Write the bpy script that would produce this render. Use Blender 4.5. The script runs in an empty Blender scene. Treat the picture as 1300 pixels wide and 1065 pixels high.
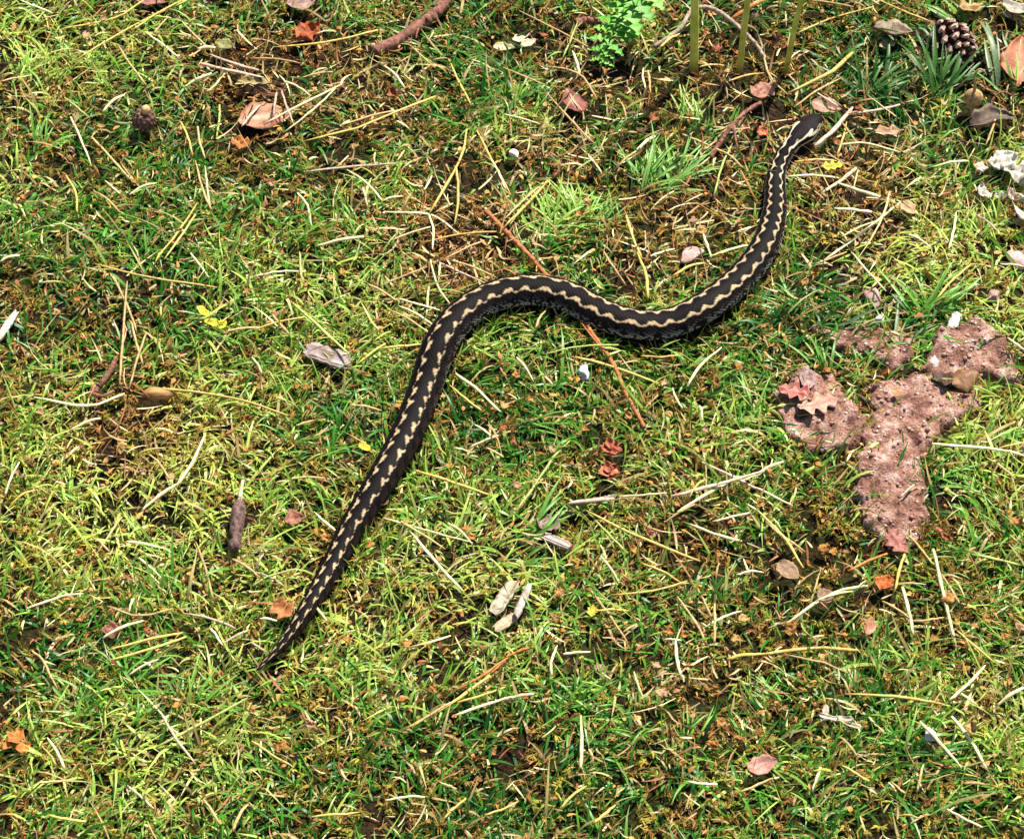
import bpy, bmesh, math, random
import numpy as np
from mathutils import Matrix, Vector

# ------------------------------------------------------------------ camera, sky, sun, exposure
SC = bpy.context.scene
COL = SC.collection
IW, IH = 1300.0, 1065.0
DEP = math.radians(52.0)          # camera looks down at this angle
DIST = 1.80
HFOV = 2 * math.atan(0.345 / DIST)
CAM = np.array([0.0, -DIST * math.cos(DEP), DIST * math.sin(DEP)])
cd = bpy.data.cameras.new('camera')
cd.sensor_fit = 'HORIZONTAL'; cd.angle = HFOV
cd.clip_start = 0.02; cd.clip_end = 300
cam = bpy.data.objects.new('camera', cd); COL.objects.link(cam)
cam.location = CAM; cam.rotation_euler = (math.pi / 2 - DEP, 0, 0)
SC.camera = cam

SUN_AZ, SUN_EL = math.radians(62), math.radians(54)     # from +X towards +Y ; elevation
sdir = Vector((math.cos(SUN_AZ) * math.cos(SUN_EL), math.sin(SUN_AZ) * math.cos(SUN_EL), math.sin(SUN_EL)))
w = bpy.data.worlds.new('World'); SC.world = w; w.use_nodes = True
nt = w.node_tree; nt.nodes.clear()
sky = nt.nodes.new('ShaderNodeTexSky'); sky.sky_type = 'NISHITA'; sky.sun_disc = False
sky.sun_elevation = SUN_EL; sky.sun_rotation = math.atan2(sdir.x, sdir.y)
bg = nt.nodes.new('ShaderNodeBackground'); bg.inputs['Strength'].default_value = 0.075
wo = nt.nodes.new('ShaderNodeOutputWorld')
nt.links.new(sky.outputs[0], bg.inputs[0]); nt.links.new(bg.outputs[0], wo.inputs[0])
sl = bpy.data.lights.new('sun', 'SUN'); sl.energy = 5.0; sl.angle = math.radians(0.53); sl.color = (1.0, 0.95, 0.86)
so = bpy.data.objects.new('sun', sl); COL.objects.link(so)
so.rotation_euler = (-sdir).to_track_quat('-Z', 'Y').to_euler()
SC.view_settings.view_transform = 'Standard'; SC.view_settings.look = 'None'
SC.view_settings.gamma = 1.0; SC.view_settings.use_curve_mapping = False
SC.view_settings.exposure = 1.1
SC.cycles.max_bounces = 6; SC.cycles.transparent_max_bounces = 4

# ------------------------------------------------------------------ helpers
R = np.random.default_rng(11)
random.seed(7)
FOC = (IW / 2) / math.tan(HFOV / 2)
_ca, _sa = math.cos(math.pi / 2 - DEP), math.sin(math.pi / 2 - DEP)
_lat = {}
def vnoise(x, y, seed=0):
    if seed not in _lat: _lat[seed] = np.random.default_rng(1000 + seed).random((256, 256))
    L = _lat[seed]
    x = np.asarray(x, float); y = np.asarray(y, float)
    xi = np.floor(x).astype(int); yi = np.floor(y).astype(int)
    fx = x - xi; fy = y - yi
    fx = fx * fx * (3 - 2 * fx); fy = fy * fy * (3 - 2 * fy)
    a = L[xi % 256, yi % 256]; b = L[(xi + 1) % 256, yi % 256]
    c = L[xi % 256, (yi + 1) % 256]; d = L[(xi + 1) % 256, (yi + 1) % 256]
    return (a * (1 - fx) + b * fx) * (1 - fy) + (c * (1 - fx) + d * fx) * fy
def fbm(x, y, seed=0, o=4):
    v = 0; a = 0.5
    for k in range(o):
        v = v + a * vnoise(x * 2 ** k, y * 2 ** k, seed + k); a *= 0.5
    return v / (1 - 0.5 ** o)
def gz(x, y):
    return 0.016 * (fbm(np.asarray(x) * 9 + 50, np.asarray(y) * 9 + 50, 3, 3) - 0.5) + 0.007 * (fbm(np.asarray(x) * 45 + 80, np.asarray(y) * 45 + 80, 6, 2) - 0.5)
def ray(px, py):
    dx = (px - IW / 2) / FOC; dy = -(py - IH / 2) / FOC
    return np.array([dx, dy * _ca + _sa, dy * _sa - _ca])
def P(px, py, dz=0.0):
    """the point dz above the ground that a picture position looks at"""
    d = ray(px, py); z = dz
    for _ in range(4):
        t = (z - CAM[2]) / d[2]
        p = CAM + t * d
        z = float(gz(p[0], p[1])) + dz
    return np.array([p[0], p[1], z])
def srgb(r, g, b):
    f = lambda c: ((c / 255 + 0.055) / 1.055) ** 2.4 if c > 10 else c / 255 / 12.92
    return np.array([f(r), f(g), f(b)])
def mesh(name, V, F, col=None, smooth=True):
    me = bpy.data.meshes.new(name)
    me.from_pydata(np.asarray(V, np.float32) if isinstance(V, np.ndarray) else V, [], F)
    if col is not None:
        c = np.ones((len(me.vertices), 4), np.float32); c[:, :3] = col
        a = me.color_attributes.new('col', 'FLOAT_COLOR', 'POINT')
        a.data.foreach_set('color', c.ravel())
    me.polygons.foreach_set('use_smooth', np.full(len(me.polygons), smooth))
    me.update()
    return me
def obj(name, me, mat, parent=None):
    o = bpy.data.objects.new(name, me); COL.objects.link(o)
    if mat and not me.materials: me.materials.append(mat)
    if parent: o.parent = parent
    return o
def empty(name, loc, rz=0):
    o = bpy.data.objects.new(name, None); COL.objects.link(o)
    o.location = loc; o.rotation_euler = (0, 0, rz); o.empty_display_size = 0.01
    return o
def tag(o, label, cat, group=None, kind=None):
    if label: o['label'] = label
    if cat: o['category'] = cat
    if group: o['group'] = group
    if kind: o['kind'] = kind
    return o
def N(t, kind, **kw):
    n = t.nodes.new(kind)
    for k, v in kw.items(): n.inputs[k].default_value = v
    return n
def mat_attr(name, rough=0.5, transl=0.0, spec=0.35, vary=0.25, nscale=900, bump=0.0, tcol=(1.2, 1.25, 0.55)):
    """colour from the mesh's own colour attribute with a fine mottled grain"""
    m = bpy.data.materials.new(name); m.use_nodes = True; t = m.node_tree; t.nodes.clear()
    out = t.nodes.new('ShaderNodeOutputMaterial'); b = N(t, 'ShaderNodeBsdfPrincipled', Roughness=rough)
    b.inputs['Specular IOR Level'].default_value = spec
    at = t.nodes.new('ShaderNodeAttribute'); at.attribute_name = 'col'
    ge = t.nodes.new('ShaderNodeNewGeometry')
    no = N(t, 'ShaderNodeTexNoise', Scale=nscale, Detail=3.0)
    t.links.new(ge.outputs['Position'], no.inputs['Vector'])
    mr = N(t, 'ShaderNodeMapRange'); mr.inputs[1].default_value = 0.3; mr.inputs[2].default_value = 0.7
    mr.inputs[3].default_value = 1 - vary; mr.inputs[4].default_value = 1 + vary
    t.links.new(no.outputs[0], mr.inputs[0])
    vm = t.nodes.new('ShaderNodeVectorMath'); vm.operation = 'SCALE'
    t.links.new(at.outputs['Color'], vm.inputs[0]); t.links.new(mr.outputs[0], vm.inputs['Scale'])
    t.links.new(vm.outputs[0], b.inputs['Base Color'])
    if bump:
        bp = N(t, 'ShaderNodeBump', Strength=bump, Distance=0.0006)
        t.links.new(no.outputs[0], bp.inputs['Height']); t.links.new(bp.outputs[0], b.inputs['Normal'])
    if transl:
        tr = t.nodes.new('ShaderNodeBsdfTranslucent')
        mu = t.nodes.new('ShaderNodeVectorMath'); mu.operation = 'MULTIPLY'; mu.inputs[1].default_value = tcol
        t.links.new(vm.outputs[0], mu.inputs[0]); t.links.new(mu.outputs[0], tr.inputs[0])
        mx = t.nodes.new('ShaderNodeMixShader'); mx.inputs[0].default_value = transl
        t.links.new(b.outputs[0], mx.inputs[1]); t.links.new(tr.outputs[0], mx.inputs[2]); t.links.new(mx.outputs[0], out.inputs[0])
    else:
        t.links.new(b.outputs[0], out.inputs[0])
    return m
def mat_plain(name, c1, c2, rough=0.6, nscale=400, bump=0.3, spec=0.3, transl=0.0, stretch=None):
    m = bpy.data.materials.new(name); m.use_nodes = True; t = m.node_tree; t.nodes.clear()
    out = t.nodes.new('ShaderNodeOutputMaterial'); b = N(t, 'ShaderNodeBsdfPrincipled', Roughness=rough)
    b.inputs['Specular IOR Level'].default_value = spec
    tc = t.nodes.new('ShaderNodeTexCoord'); mp = t.nodes.new('ShaderNodeMapping')
    if stretch: mp.inputs['Scale'].default_value = stretch
    oi = t.nodes.new('ShaderNodeObjectInfo')
    no = t.nodes.new('ShaderNodeTexNoise'); no.noise_dimensions = '4D'
    no.inputs['Scale'].default_value = nscale; no.inputs['Detail'].default_value = 4.0
    mw = t.nodes.new('ShaderNodeMath'); mw.operation = 'MULTIPLY'; mw.inputs[1].default_value = 57.0
    t.links.new(oi.outputs['Random'], mw.inputs[0]); t.links.new(mw.outputs[0], no.inputs['W'])
    t.links.new(tc.outputs['Object'], mp.inputs[0]); t.links.new(mp.outputs[0], no.inputs['Vector'])
    ra = t.nodes.new('ShaderNodeValToRGB')
    ra.color_ramp.elements[0].position = 0.32; ra.color_ramp.elements[0].color = (*c1, 1)
    ra.color_ramp.elements[1].position = 0.68; ra.color_ramp.elements[1].color = (*c2, 1)
    t.links.new(no.outputs[0], ra.inputs[0])
    hv = t.nodes.new('ShaderNodeHueSaturation')
    mr = N(t, 'ShaderNodeMapRange'); mr.inputs[3].default_value = 0.72; mr.inputs[4].default_value = 1.2
    t.links.new(oi.outputs['Random'], mr.inputs[0]); t.links.new(mr.outputs[0], hv.inputs['Value'])
    t.links.new(ra.outputs[0], hv.inputs['Color']); t.links.new(hv.outputs[0], b.inputs['Base Color'])
    bp = N(t, 'ShaderNodeBump', Strength=bump, Distance=0.0008)
    t.links.new(no.outputs[0], bp.inputs['Height']); t.links.new(bp.outputs[0], b.inputs['Normal'])
    if transl:
        tr = t.nodes.new('ShaderNodeBsdfTranslucent'); t.links.new(hv.outputs[0], tr.inputs[0])
        mx = t.nodes.new('ShaderNodeMixShader'); mx.inputs[0].default_value = transl
        t.links.new(b.outputs[0], mx.inputs[1]); t.links.new(tr.outputs[0], mx.inputs[2]); t.links.new(mx.outputs[0], out.inputs[0])
    else: t.links.new(b.outputs[0], out.inputs[0])
    return m
def tube(pts, rad, sides=6, cap=True, flat=1.0):
    pts = np.asarray(pts, float); n = len(pts)
    rad = np.broadcast_to(np.asarray(rad, float), (n,))
    T = np.gradient(pts, axis=0); T /= np.linalg.norm(T, axis=1)[:, None] + 1e-12
    up = np.array([0, 0, 1.0])
    if abs(T[:, 2]).mean() > 0.85: up = np.array([0, 1.0, 0])
    A = np.cross(T, up); A /= np.linalg.norm(A, axis=1)[:, None] + 1e-12
    B = np.cross(A, T)
    an = np.arange(sides) * 2 * math.pi / sides
    V = (pts[:, None] + rad[:, None, None] * (np.cos(an)[None, :, None] * A[:, None] + flat * np.sin(an)[None, :, None] * B[:, None])).reshape(-1, 3)
    F = []
    for i in range(n - 1):
        for j in range(sides):
            k = (j + 1) % sides
            F.append((i * sides + j, i * sides + k, (i + 1) * sides + k, (i + 1) * sides + j))
    if cap: F += [tuple(range(sides))[::-1], tuple((n - 1) * sides + j for j in range(sides))]
    return V, F
def join(parts):
    V = []; F = []; o = 0
    for v, f in parts:
        V.append(np.asarray(v)); F += [tuple(i + o for i in q) for q in f]; o += len(v)
    return np.vstack(V), F
def smoothpath(pts, n):
    p = np.asarray(pts, float)
    if len(p) == 2: p = np.vstack([p[0], p.mean(0), p[1]])
    q = np.vstack([2 * p[0] - p[1], p, 2 * p[-1] - p[-2]])
    out = []
    m = len(p) - 1
    for t in np.linspace(0, m - 1e-6, n):
        i = int(t); f = t - i; a, b, c, d = q[i], q[i + 1], q[i + 2], q[i + 3]
        out.append(0.5 * (2 * b + (c - a) * f + (2 * a - 5 * b + 4 * c - d) * f * f + (3 * b - a - 3 * c + d) * f ** 3))
    return np.array(out)
CLEAR = []          # (x, y, r, strength): where something heavy presses the turf down
def clear(p, r, k=1.0): CLEAR.append((p[0], p[1], r, k))
MM = 0.001
LAND = [('the round dark cone', 183, 148), ("the snake's tail tip", 345, 832), ("the snake's head", 1030, 160), ("the snake's middle bend", 690, 375),
        ("the snake's lower body", 490, 600), ("the snake's neck", 985, 250), ('the bare soil clods', 1150, 560), ('the upright green stems', 930, 70),
        ('the bright green lobed leaf', 785, 35), ('the white pebble', 741, 472), ('the pinkish white bark chip', 415, 450), ('the pale wood chips', 650, 765),
        ('the bud on a long stalk', 200, 500), ('the grey woody bud', 303, 655), ('the dark red leaf', 728, 130), ('the thick brown stick', 525, 35),
        ('the open pine cone', 1205, 55), ('the white papery scrap', 1275, 215), ('the red-orange bud scales', 775, 590), ('the yellow leaf sprig', 270, 405),
        ('the white feathery wisp', 1060, 915), ('the folded tan leaf', 322, 105), ('the fresh green tuft', 845, 225), ('the orange leaf crumbs', 25, 940),
        ('the dark bare hollow', 560, 890), ('the pale pink stone', 877, 325), ('the broad star-shaped tuft', 1150, 945)]
LXY = [(n, P(x, y)) for n, x, y in LAND]
def near(p, skip='@'):
    a = sorted((a for a in LXY if skip not in a[0]), key=lambda a: (a[1][0] - p[0]) ** 2 + (a[1][1] - p[1]) ** 2)
    return a[0][0] + ' and ' + a[1][0]

# ------------------------------------------------------------------ ground
def axis():
    a = np.arange(-95, 96) * 0.0085
    e = a[-1] * np.geomspace(1.02, 60, 42)
    return np.concatenate([-e[::-1], a, e])
ax = axis(); ay = axis()
GX, GY = np.meshgrid(ax, ay, indexing='ij'); n0 = len(ax)
GV = np.stack([GX, GY, gz(GX, GY)], -1).reshape(-1, 3)
ii = np.arange(n0 * n0).reshape(n0, n0)
GF = np.stack([ii[:-1, :-1], ii[1:, :-1], ii[1:, 1:], ii[:-1, 1:]], -1).reshape(-1, 4)
def ground_mat():
    m = bpy.data.materials.new('soil_and_moss'); m.use_nodes = True; t = m.node_tree; b = t.nodes['Principled BSDF']
    b.inputs['Roughness'].default_value = 0.95; b.inputs['Specular IOR Level'].default_value = 0.1
    g = t.nodes.new('ShaderNodeNewGeometry')
    a = N(t, 'ShaderNodeTexNoise', Scale=28.0, Detail=6.0); f = N(t, 'ShaderNodeTexNoise', Scale=420.0, Detail=5.0)
    for n in (a, f): t.links.new(g.outputs['Position'], n.inputs['Vector'])
    r1 = t.nodes.new('ShaderNodeValToRGB'); r2 = t.nodes.new('ShaderNodeValToRGB')
    r1.color_ramp.elements[0].color = (0.006, 0.0035, 0.0018, 1); r1.color_ramp.elements[1].color = (0.034, 0.019, 0.008, 1)
    r2.color_ramp.elements[0].color = (0.007, 0.007, 0.0018, 1); r2.color_ramp.elements[1].color = (0.036, 0.034, 0.007, 1)
    mx = t.nodes.new('ShaderNodeMix'); mx.data_type = 'RGBA'
    for r in (r1, r2): t.links.new(f.outputs[0], r.inputs[0]); r.color_ramp.elements[0].position = .35; r.color_ramp.elements[1].position = .7
    mr = N(t, 'ShaderNodeMapRange'); mr.inputs[1].default_value = .42; mr.inputs[2].default_value = .58
    t.links.new(a.outputs[0], mr.inputs[0]); t.links.new(mr.outputs[0], mx.inputs[0])
    t.links.new(r1.outputs[0], mx.inputs[6]); t.links.new(r2.outputs[0], mx.inputs[7]); t.links.new(mx.outputs[2], b.inputs['Base Color'])
    bp = N(t, 'ShaderNodeBump', Strength=0.8, Distance=0.003); t.links.new(f.outputs[0], bp.inputs['Height']); t.links.new(bp.outputs[0], b.inputs['Normal'])
    return m
g = obj('ground', mesh('ground', GV, GF), ground_mat()); tag(g, None, None, kind='structure')

# ------------------------------------------------------------------ the snake
SN = [(326, 850, 5), (346, 832, 14), (368, 806, 22), (392, 770, 30), (420, 722, 36), (448, 668, 43), (487, 605, 50), (518, 548, 53), (540, 492, 55),
      (556, 443, 56), (580, 406, 56), (620, 379, 56), (670, 368, 56), (720, 376, 56), (760, 397, 55), (800, 411, 54), (848, 411, 53), (898, 388, 51),
      (944, 350, 48), (972, 310, 44), (984, 266, 38), (984, 232, 32), (990, 206, 27), (1003, 186, 26), (1018, 170, 30), (1040, 148, 20)]
pxm = 2 * 0.345 / IW
ctl = []
for i, (x, y, wd) in enumerate(SN):
    hw = wd * pxm / 2 * (.76 if i < 9 else .80 if i < 17 else .84)
    lift = 0.0
    if i < 4: lift = (4 - i) * .0016
    if i >= len(SN) - 5: lift = (i - len(SN) + 6) * 0.0016
    ctl.append(np.append(P(x, y, hw * 0.66 + 0.004 + lift), hw))
ctl = np.array(ctl)
dense = smoothpath(ctl, 4000)
seg = np.linalg.norm(np.diff(dense[:, :3], axis=0), axis=1); arc = np.concatenate([[0], np.cumsum(seg)])
LEN = arc[-1]
HL = 0.031                                  # head length
st = 0.0006
ns = int(LEN / st); S = np.linspace(0, LEN, ns)
CC = np.stack([np.interp(S, arc, dense[:, k]) for k in range(4)], -1)
for k in range(3):                           # relax the path a little
    ker = np.ones(31) / 31; pad = np.pad(CC[:, k], 15, mode='reflect', reflect_type='odd'); CC[:, k] = np.convolve(pad, ker, 'valid')
for k in (3,):
    ker = np.ones(61) / 61; pad = np.pad(CC[:, k], 30, mode='reflect', reflect_type='odd'); CC[:, k] = np.abs(np.convolve(pad, ker, 'valid'))
print('SNAKE length', LEN, 'max half width', CC[:, 3].max())
W = CC[:, 3].copy(); Hh = W * 0.74
th_ = (S - (LEN - HL)) / HL                   # 0 at the neck, 1 at the snout
hmask = np.clip((th_ + 0.25) / 0.25, 0, 1)
hw_ = np.interp(th_, [-.25, 0, .14, .32, .46, .62, .78, .90, .96, .99, 1.0], [5.5, 5.6, 7.2, 9.0, 9.1, 8.1, 6.7, 5.3, 4.1, 2.6, 0.8]) * MM
hh_ = np.interp(th_, [-.25, 0, .2, .42, .62, .78, .90, .96, .99, 1.0], [5.0, 4.9, 5.4, 5.9, 5.8, 5.0, 4.0, 3.2, 2.2, 0.7]) * MM
k9 = np.ones(5) / 5
W = W * (1 - hmask) + hw_ * hmask; Hh = Hh * (1 - hmask) + hh_ * hmask
W[2:-2] = np.convolve(W, k9, 'valid'); Hh[2:-2] = np.convolve(Hh, k9, 'valid')
NA = 104
TH = np.linspace(-math.pi, math.pi, NA, endpoint=False)
T = np.gradient(CC[:, :3], axis=0); T /= np.linalg.norm(T, axis=1)[:, None]
LATV = np.stack([T[:, 1], -T[:, 0], 0 * T[:, 0]], -1); LATV /= np.linalg.norm(LATV, axis=1)[:, None]   # right-hand side of the snake
UPV = np.cross(LATV, T)
sg, tg = np.meshgrid(S, TH, indexing='ij')
ht = (sg - (LEN - HL)) / HL; hm = np.clip((ht + 0.1) / 0.2, 0, 1)
sn, cs = np.sin(tg), np.cos(tg)
ex = 1.0 - 0.22 * hm                            # boxier head
lx = np.sign(sn) * np.abs(sn) ** ex
lz = np.sign(cs) * np.abs(cs) ** np.where(cs < 0, 0.75, ex)
lz = np.where(cs < 0, lz * 0.72, lz)
# back rises to a soft ridge on the body
# scales
Rn = W[:, None]
rows = 26.0
wi = tg / (2 * math.pi) * rows * 1.0
slen = np.interp(S, [0, LEN * .12, LEN * .3, LEN * .8, LEN], [1.6, 2.4, 3.5, 3.2, 2.4]) * MM
J = np.concatenate([[0], np.cumsum(np.diff(S) / slen[1:])])[:, None] + 0 * tg
uu, vv = wi + J, wi - J
fu, fv = uu - np.round(uu), vv - np.round(vv)
sc_h = (1 - (2 * np.abs(fu)) ** 4) * (1 - (2 * np.abs(fv)) ** 4)
keel = np.exp(-((fu + fv) / 0.13) ** 2) * (1 - (2 * np.abs(fu - fv) * .5) ** 2)
amp = np.interp(S, [0, LEN * .1, LEN * .3, LEN * .85, LEN - HL * .6, LEN - HL * .5, LEN], [.08, .18, .36, .32, .24, .10, .05])[:, None] * MM
disp = amp * (sc_h * 0.8 + 0.5 * keel * (np.abs(tg) < 2.0) * (1 - hm))
ww = W[:, None] * lx; hz = Hh[:, None] * lz
# brow ridges, cheek hollow and mouth groove on the head
brow = np.exp(-((ht - .62) / .12) ** 2) * np.exp(-((np.abs(tg) - .85) / .22) ** 2) * 0.8 * MM
mouth = np.exp(-((np.abs(tg) - 1.78) / .06) ** 2) * np.clip((ht - .25) / .1, 0, 1) * 0.5 * MM
pit = np.exp(-((ht - .66) / .05) ** 2) * np.exp(-((np.abs(tg) - 1.25) / .18) ** 2) * 0.7 * MM
rad = disp + brow - mouth - pit
nx, nz = sn, cs
SV = CC[:, None, :3] + (ww + rad * nx)[..., None] * LATV[:, None] + (hz + rad * nz)[..., None] * UPV[:, None]
SV = SV.reshape(-1, 3)
iv = np.arange(ns * NA).reshape(ns, NA)
SF = np.stack([iv[:-1], np.roll(iv[:-1], -1, 1), np.roll(iv[1:], -1, 1), iv[1:]], -1).reshape(-1, 4)
# pattern
def pattern(sg_, tg_):
    rel = sg_ / LEN
    q = np.sin(np.clip(np.abs(tg_), 0, math.pi / 2)); side = np.sign(tg_)
    per = np.interp(S, np.array([0, .08, .2, .45, .62, .75, .9, 1]) * LEN, [8.0, 9.6, 12.4, 13.4, 13.4, 11.6, 9.8, 9.0]) * MM
    ph_tab = np.concatenate([[0], np.cumsum(np.diff(S) / per[1:])])
    ph = np.interp(sg_, S, ph_tab) * 2 * math.pi + 0.5 * np.sin(sg_ * 190) + 0.35 * np.sin(sg_ * 73 + side)
    shift = np.clip((0.78 - rel) / 0.06, 0, 1) * math.pi * 0.85
    spot = np.clip((0.56 - rel) / 0.16, 0, 1)
    ph = ph + (q - .42) * (1.5 + 6.0 * spot) + 0.9 * (fbm(sg_ * 260 + 3, side * 4 + 9, 33, 2) - .5)
    c = np.cos(ph + (side > 0) * shift)
    c = np.sign(c) * np.abs(c) ** 0.8
    spot = np.clip((0.56 - rel) / 0.16, 0, 1)
    qc = np.interp(rel, [0, .3, .6, .8, .93, 1], [.47, .47, .49, .52, .54, .5]) - 0.10 * c
    b = (c + 1) / 2
    tk = (0.036 + 0.080 * b ** 2) * (1 - spot) + (0.016 + 0.115 * b ** 2.4) * np.interp(fbm(sg_ * 340, side * 5 + 2, 35, 2), [.3, .7], [.65, 1.2]) * spot
    tk = tk * np.interp(rel, [0, .06, .2, 1], [.9, 1.1, 1.05, 1])
    line = tk - np.abs(q - qc)
    m = np.clip(line / 0.035 + 0.5, 0, 1) * (np.abs(tg_) < 1.45)
    return m, c, q
m1, c1, q1 = pattern(sg, tg)
cu, cv = np.round(uu), np.round(vv)
tq = (cu + cv) / 2 / rows * 2 * math.pi; jq = (cu - cv) / 2
sq = np.interp(jq, J[:, 0], S)
m2, c2, q2 = pattern(np.clip(sq, 0, LEN), tq)
mask = np.clip((0.58 * m1 + 0.42 * m2 - 0.28) / 0.40, 0, 1) * (0.72 + 0.28 * sc_h)
rnd = np.modf(np.abs(np.sin(cu * 12.9898 + cv * 78.233) * 43758.5453))[0]
dark = np.array([0.0036, 0.0025, 0.0025]); flank = np.array([0.019, 0.0115, 0.0095]); belly = np.array([0.03, 0.027, 0.027])
tanA = np.array([0.43, 0.31, 0.175]); cream = np.array([0.62, 0.53, 0.36])
ft = np.clip((np.abs(tg) - 0.75) / 0.5, 0, 1)[..., None]
blot = (np.clip((-c1 - .1) * 2, 0, 1) * np.exp(-((np.abs(tg) - 1.05) / .28) ** 2))[..., None]
colr = dark * (1 - ft) + flank * ft
colr = colr * (1 - 0.75 * blot) * (0.75 + 0.5 * rnd[..., None])
relg = (sg / LEN)[..., None]
fleck = (rnd > 0.42) * np.exp(-((np.abs(tg) - 1.55) / .30) ** 2) * np.exp(-((fu ** 2 + fv ** 2) / .11)) * (np.clip((relg[..., 0] - .3) / .15, 0, 1)) * (ht < -.1)
colr = colr + (fleck * 0.75)[..., None] * np.array([0.85, 0.8, 0.72])
colr = np.where(np.abs(tg)[..., None] > 2.3, belly, colr)
tcol = tanA * (0.8 + 0.4 * rnd[..., None]); k = np.clip((relg - .86) / .08, 0, 1); tcol = tcol * (1 - k) + cream * k
bodym = (mask * (ht < 0.02))[..., None]
colr = colr * (1 - bodym) + tcol * bodym
# head marks: pale lines running back from the crown, pale cheek patch, white upper lip
def seg_d(t, a, p0, p1):
    p0 = np.array(p0); p1 = np.array(p1); d = p1 - p0
    sc = np.array([1.0, 0.45])
    pt = np.stack([t, a], -1) * sc; p0 = p0 * sc; d = d * sc
    k_ = np.clip(((pt - p0) @ d) / (d @ d), 0, 1)
    return np.linalg.norm(pt - p0 - k_[..., None] * d, axis=-1)
at = np.abs(tg)
V1 = np.minimum(seg_d(ht, at, (-.25, .62), (.08, .85)), np.minimum(seg_d(ht, at, (.08, .85), (.42, .62)), seg_d(ht, at, (.30, .98), (.42, .62))))
hmk = np.clip((0.060 - V1) / 0.02, 0, 1)
hmk = np.maximum(hmk, np.clip((0.095 - seg_d(ht, at, (.42, 1.10), (.70, 1.28))) / 0.02, 0, 1) * 0.8)
hmk = np.maximum(hmk, np.clip((0.035 - seg_d(ht, at, (.60, .92), (.74, .98))) / 0.02, 0, 1) * 0.7)
lip = np.clip((0.062 - seg_d(ht, at, (-.2, 1.75), (.97, 1.55))) / 0.02, 0, 1)
hc = np.array([0.0085, 0.0052, 0.0066]) * (0.75 + .5 * rnd[..., None])
hz_ = np.clip((ht + .05) / .12, 0, 1)[..., None] * (at < 2.2)[..., None]
colr = colr * (1 - hz_) + hc * hz_
allm = (np.maximum(hmk, lip) * (ht > -.25) * (at < 2.1))[..., None]
colr = colr * (1 - allm) + cream * 1.05 * allm
mth = (np.exp(-((at - 1.80) / .05) ** 2) * (ht > .22))[..., None]
colr = colr * (1 - .85 * mth)
M_snake = mat_attr('snake_skin', rough=0.58, spec=0.055, vary=0.15, nscale=1500)
sroot = empty('adder_snake', tuple(P(690, 372)))
tag(sroot, 'slender black snake with tan zigzag edges stretched in curves across the grass', 'snake')
off = np.array(sroot.location)
body = obj('body', mesh('snake_body', SV - off, SF, np.clip(colr.reshape(-1, 3), 0.002, 1)), M_snake, sroot)
M_eye = mat_plain('snake_eye', (0.05, 0.012, 0.004), (0.16, 0.045, 0.012), rough=0.12, spec=0.6, bump=0, nscale=900)
ie = int(np.argmin(np.abs(th_ - .66)))
bmx = bmesh.new(); bmesh.ops.create_uvsphere(bmx, u_segments=16, v_segments=10, radius=1.55 * MM); eme = bpy.data.meshes.new('eye'); bmx.to_mesh(eme); bmx.free()
eme.polygons.foreach_set('use_smooth', [True] * len(eme.polygons))
for sd in (-1, 1):
    e = obj('eye', eme, M_eye, sroot)
    e.location = CC[ie, :3] + LATV[ie] * sd * W[ie] * .80 + UPV[ie] * Hh[ie] * .42 - off
# turf is pressed down along the belly
SNX = CC[::20, :2]; SNW = W[::20]

# ------------------------------------------------------------------ individual litter
M_straw = {
 'pale': mat_plain('straw_pale', srgb(196, 178, 122), srgb(232, 220, 172), rough=.55, nscale=500, stretch=(1, 1, 1)),
 'gold': mat_plain('straw_gold', srgb(168, 132, 58), srgb(214, 184, 98), rough=.5, nscale=500),
 'tan': mat_plain('straw_tan', srgb(158, 118, 72), srgb(206, 172, 116), rough=.6, nscale=500),
 'pinkish': mat_plain('straw_pink', srgb(166, 126, 106), srgb(214, 182, 158), rough=.6, nscale=500),
 'orange': mat_plain('straw_orange', srgb(150, 86, 36), srgb(204, 136, 66), rough=.55, nscale=500),
 'greenish': mat_plain('straw_green', srgb(120, 138, 58), srgb(176, 184, 98), rough=.5, nscale=500),
 'brown': mat_plain('twig_brown', srgb(84, 56, 40), srgb(136, 100, 78), rough=.75, nscale=600)}
ADJ = {'pale': 'bleached', 'gold': 'golden', 'tan': 'tan', 'pinkish': 'pinkish', 'orange': 'orange-brown', 'greenish': 'greenish', 'brown': 'brown'}
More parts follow.
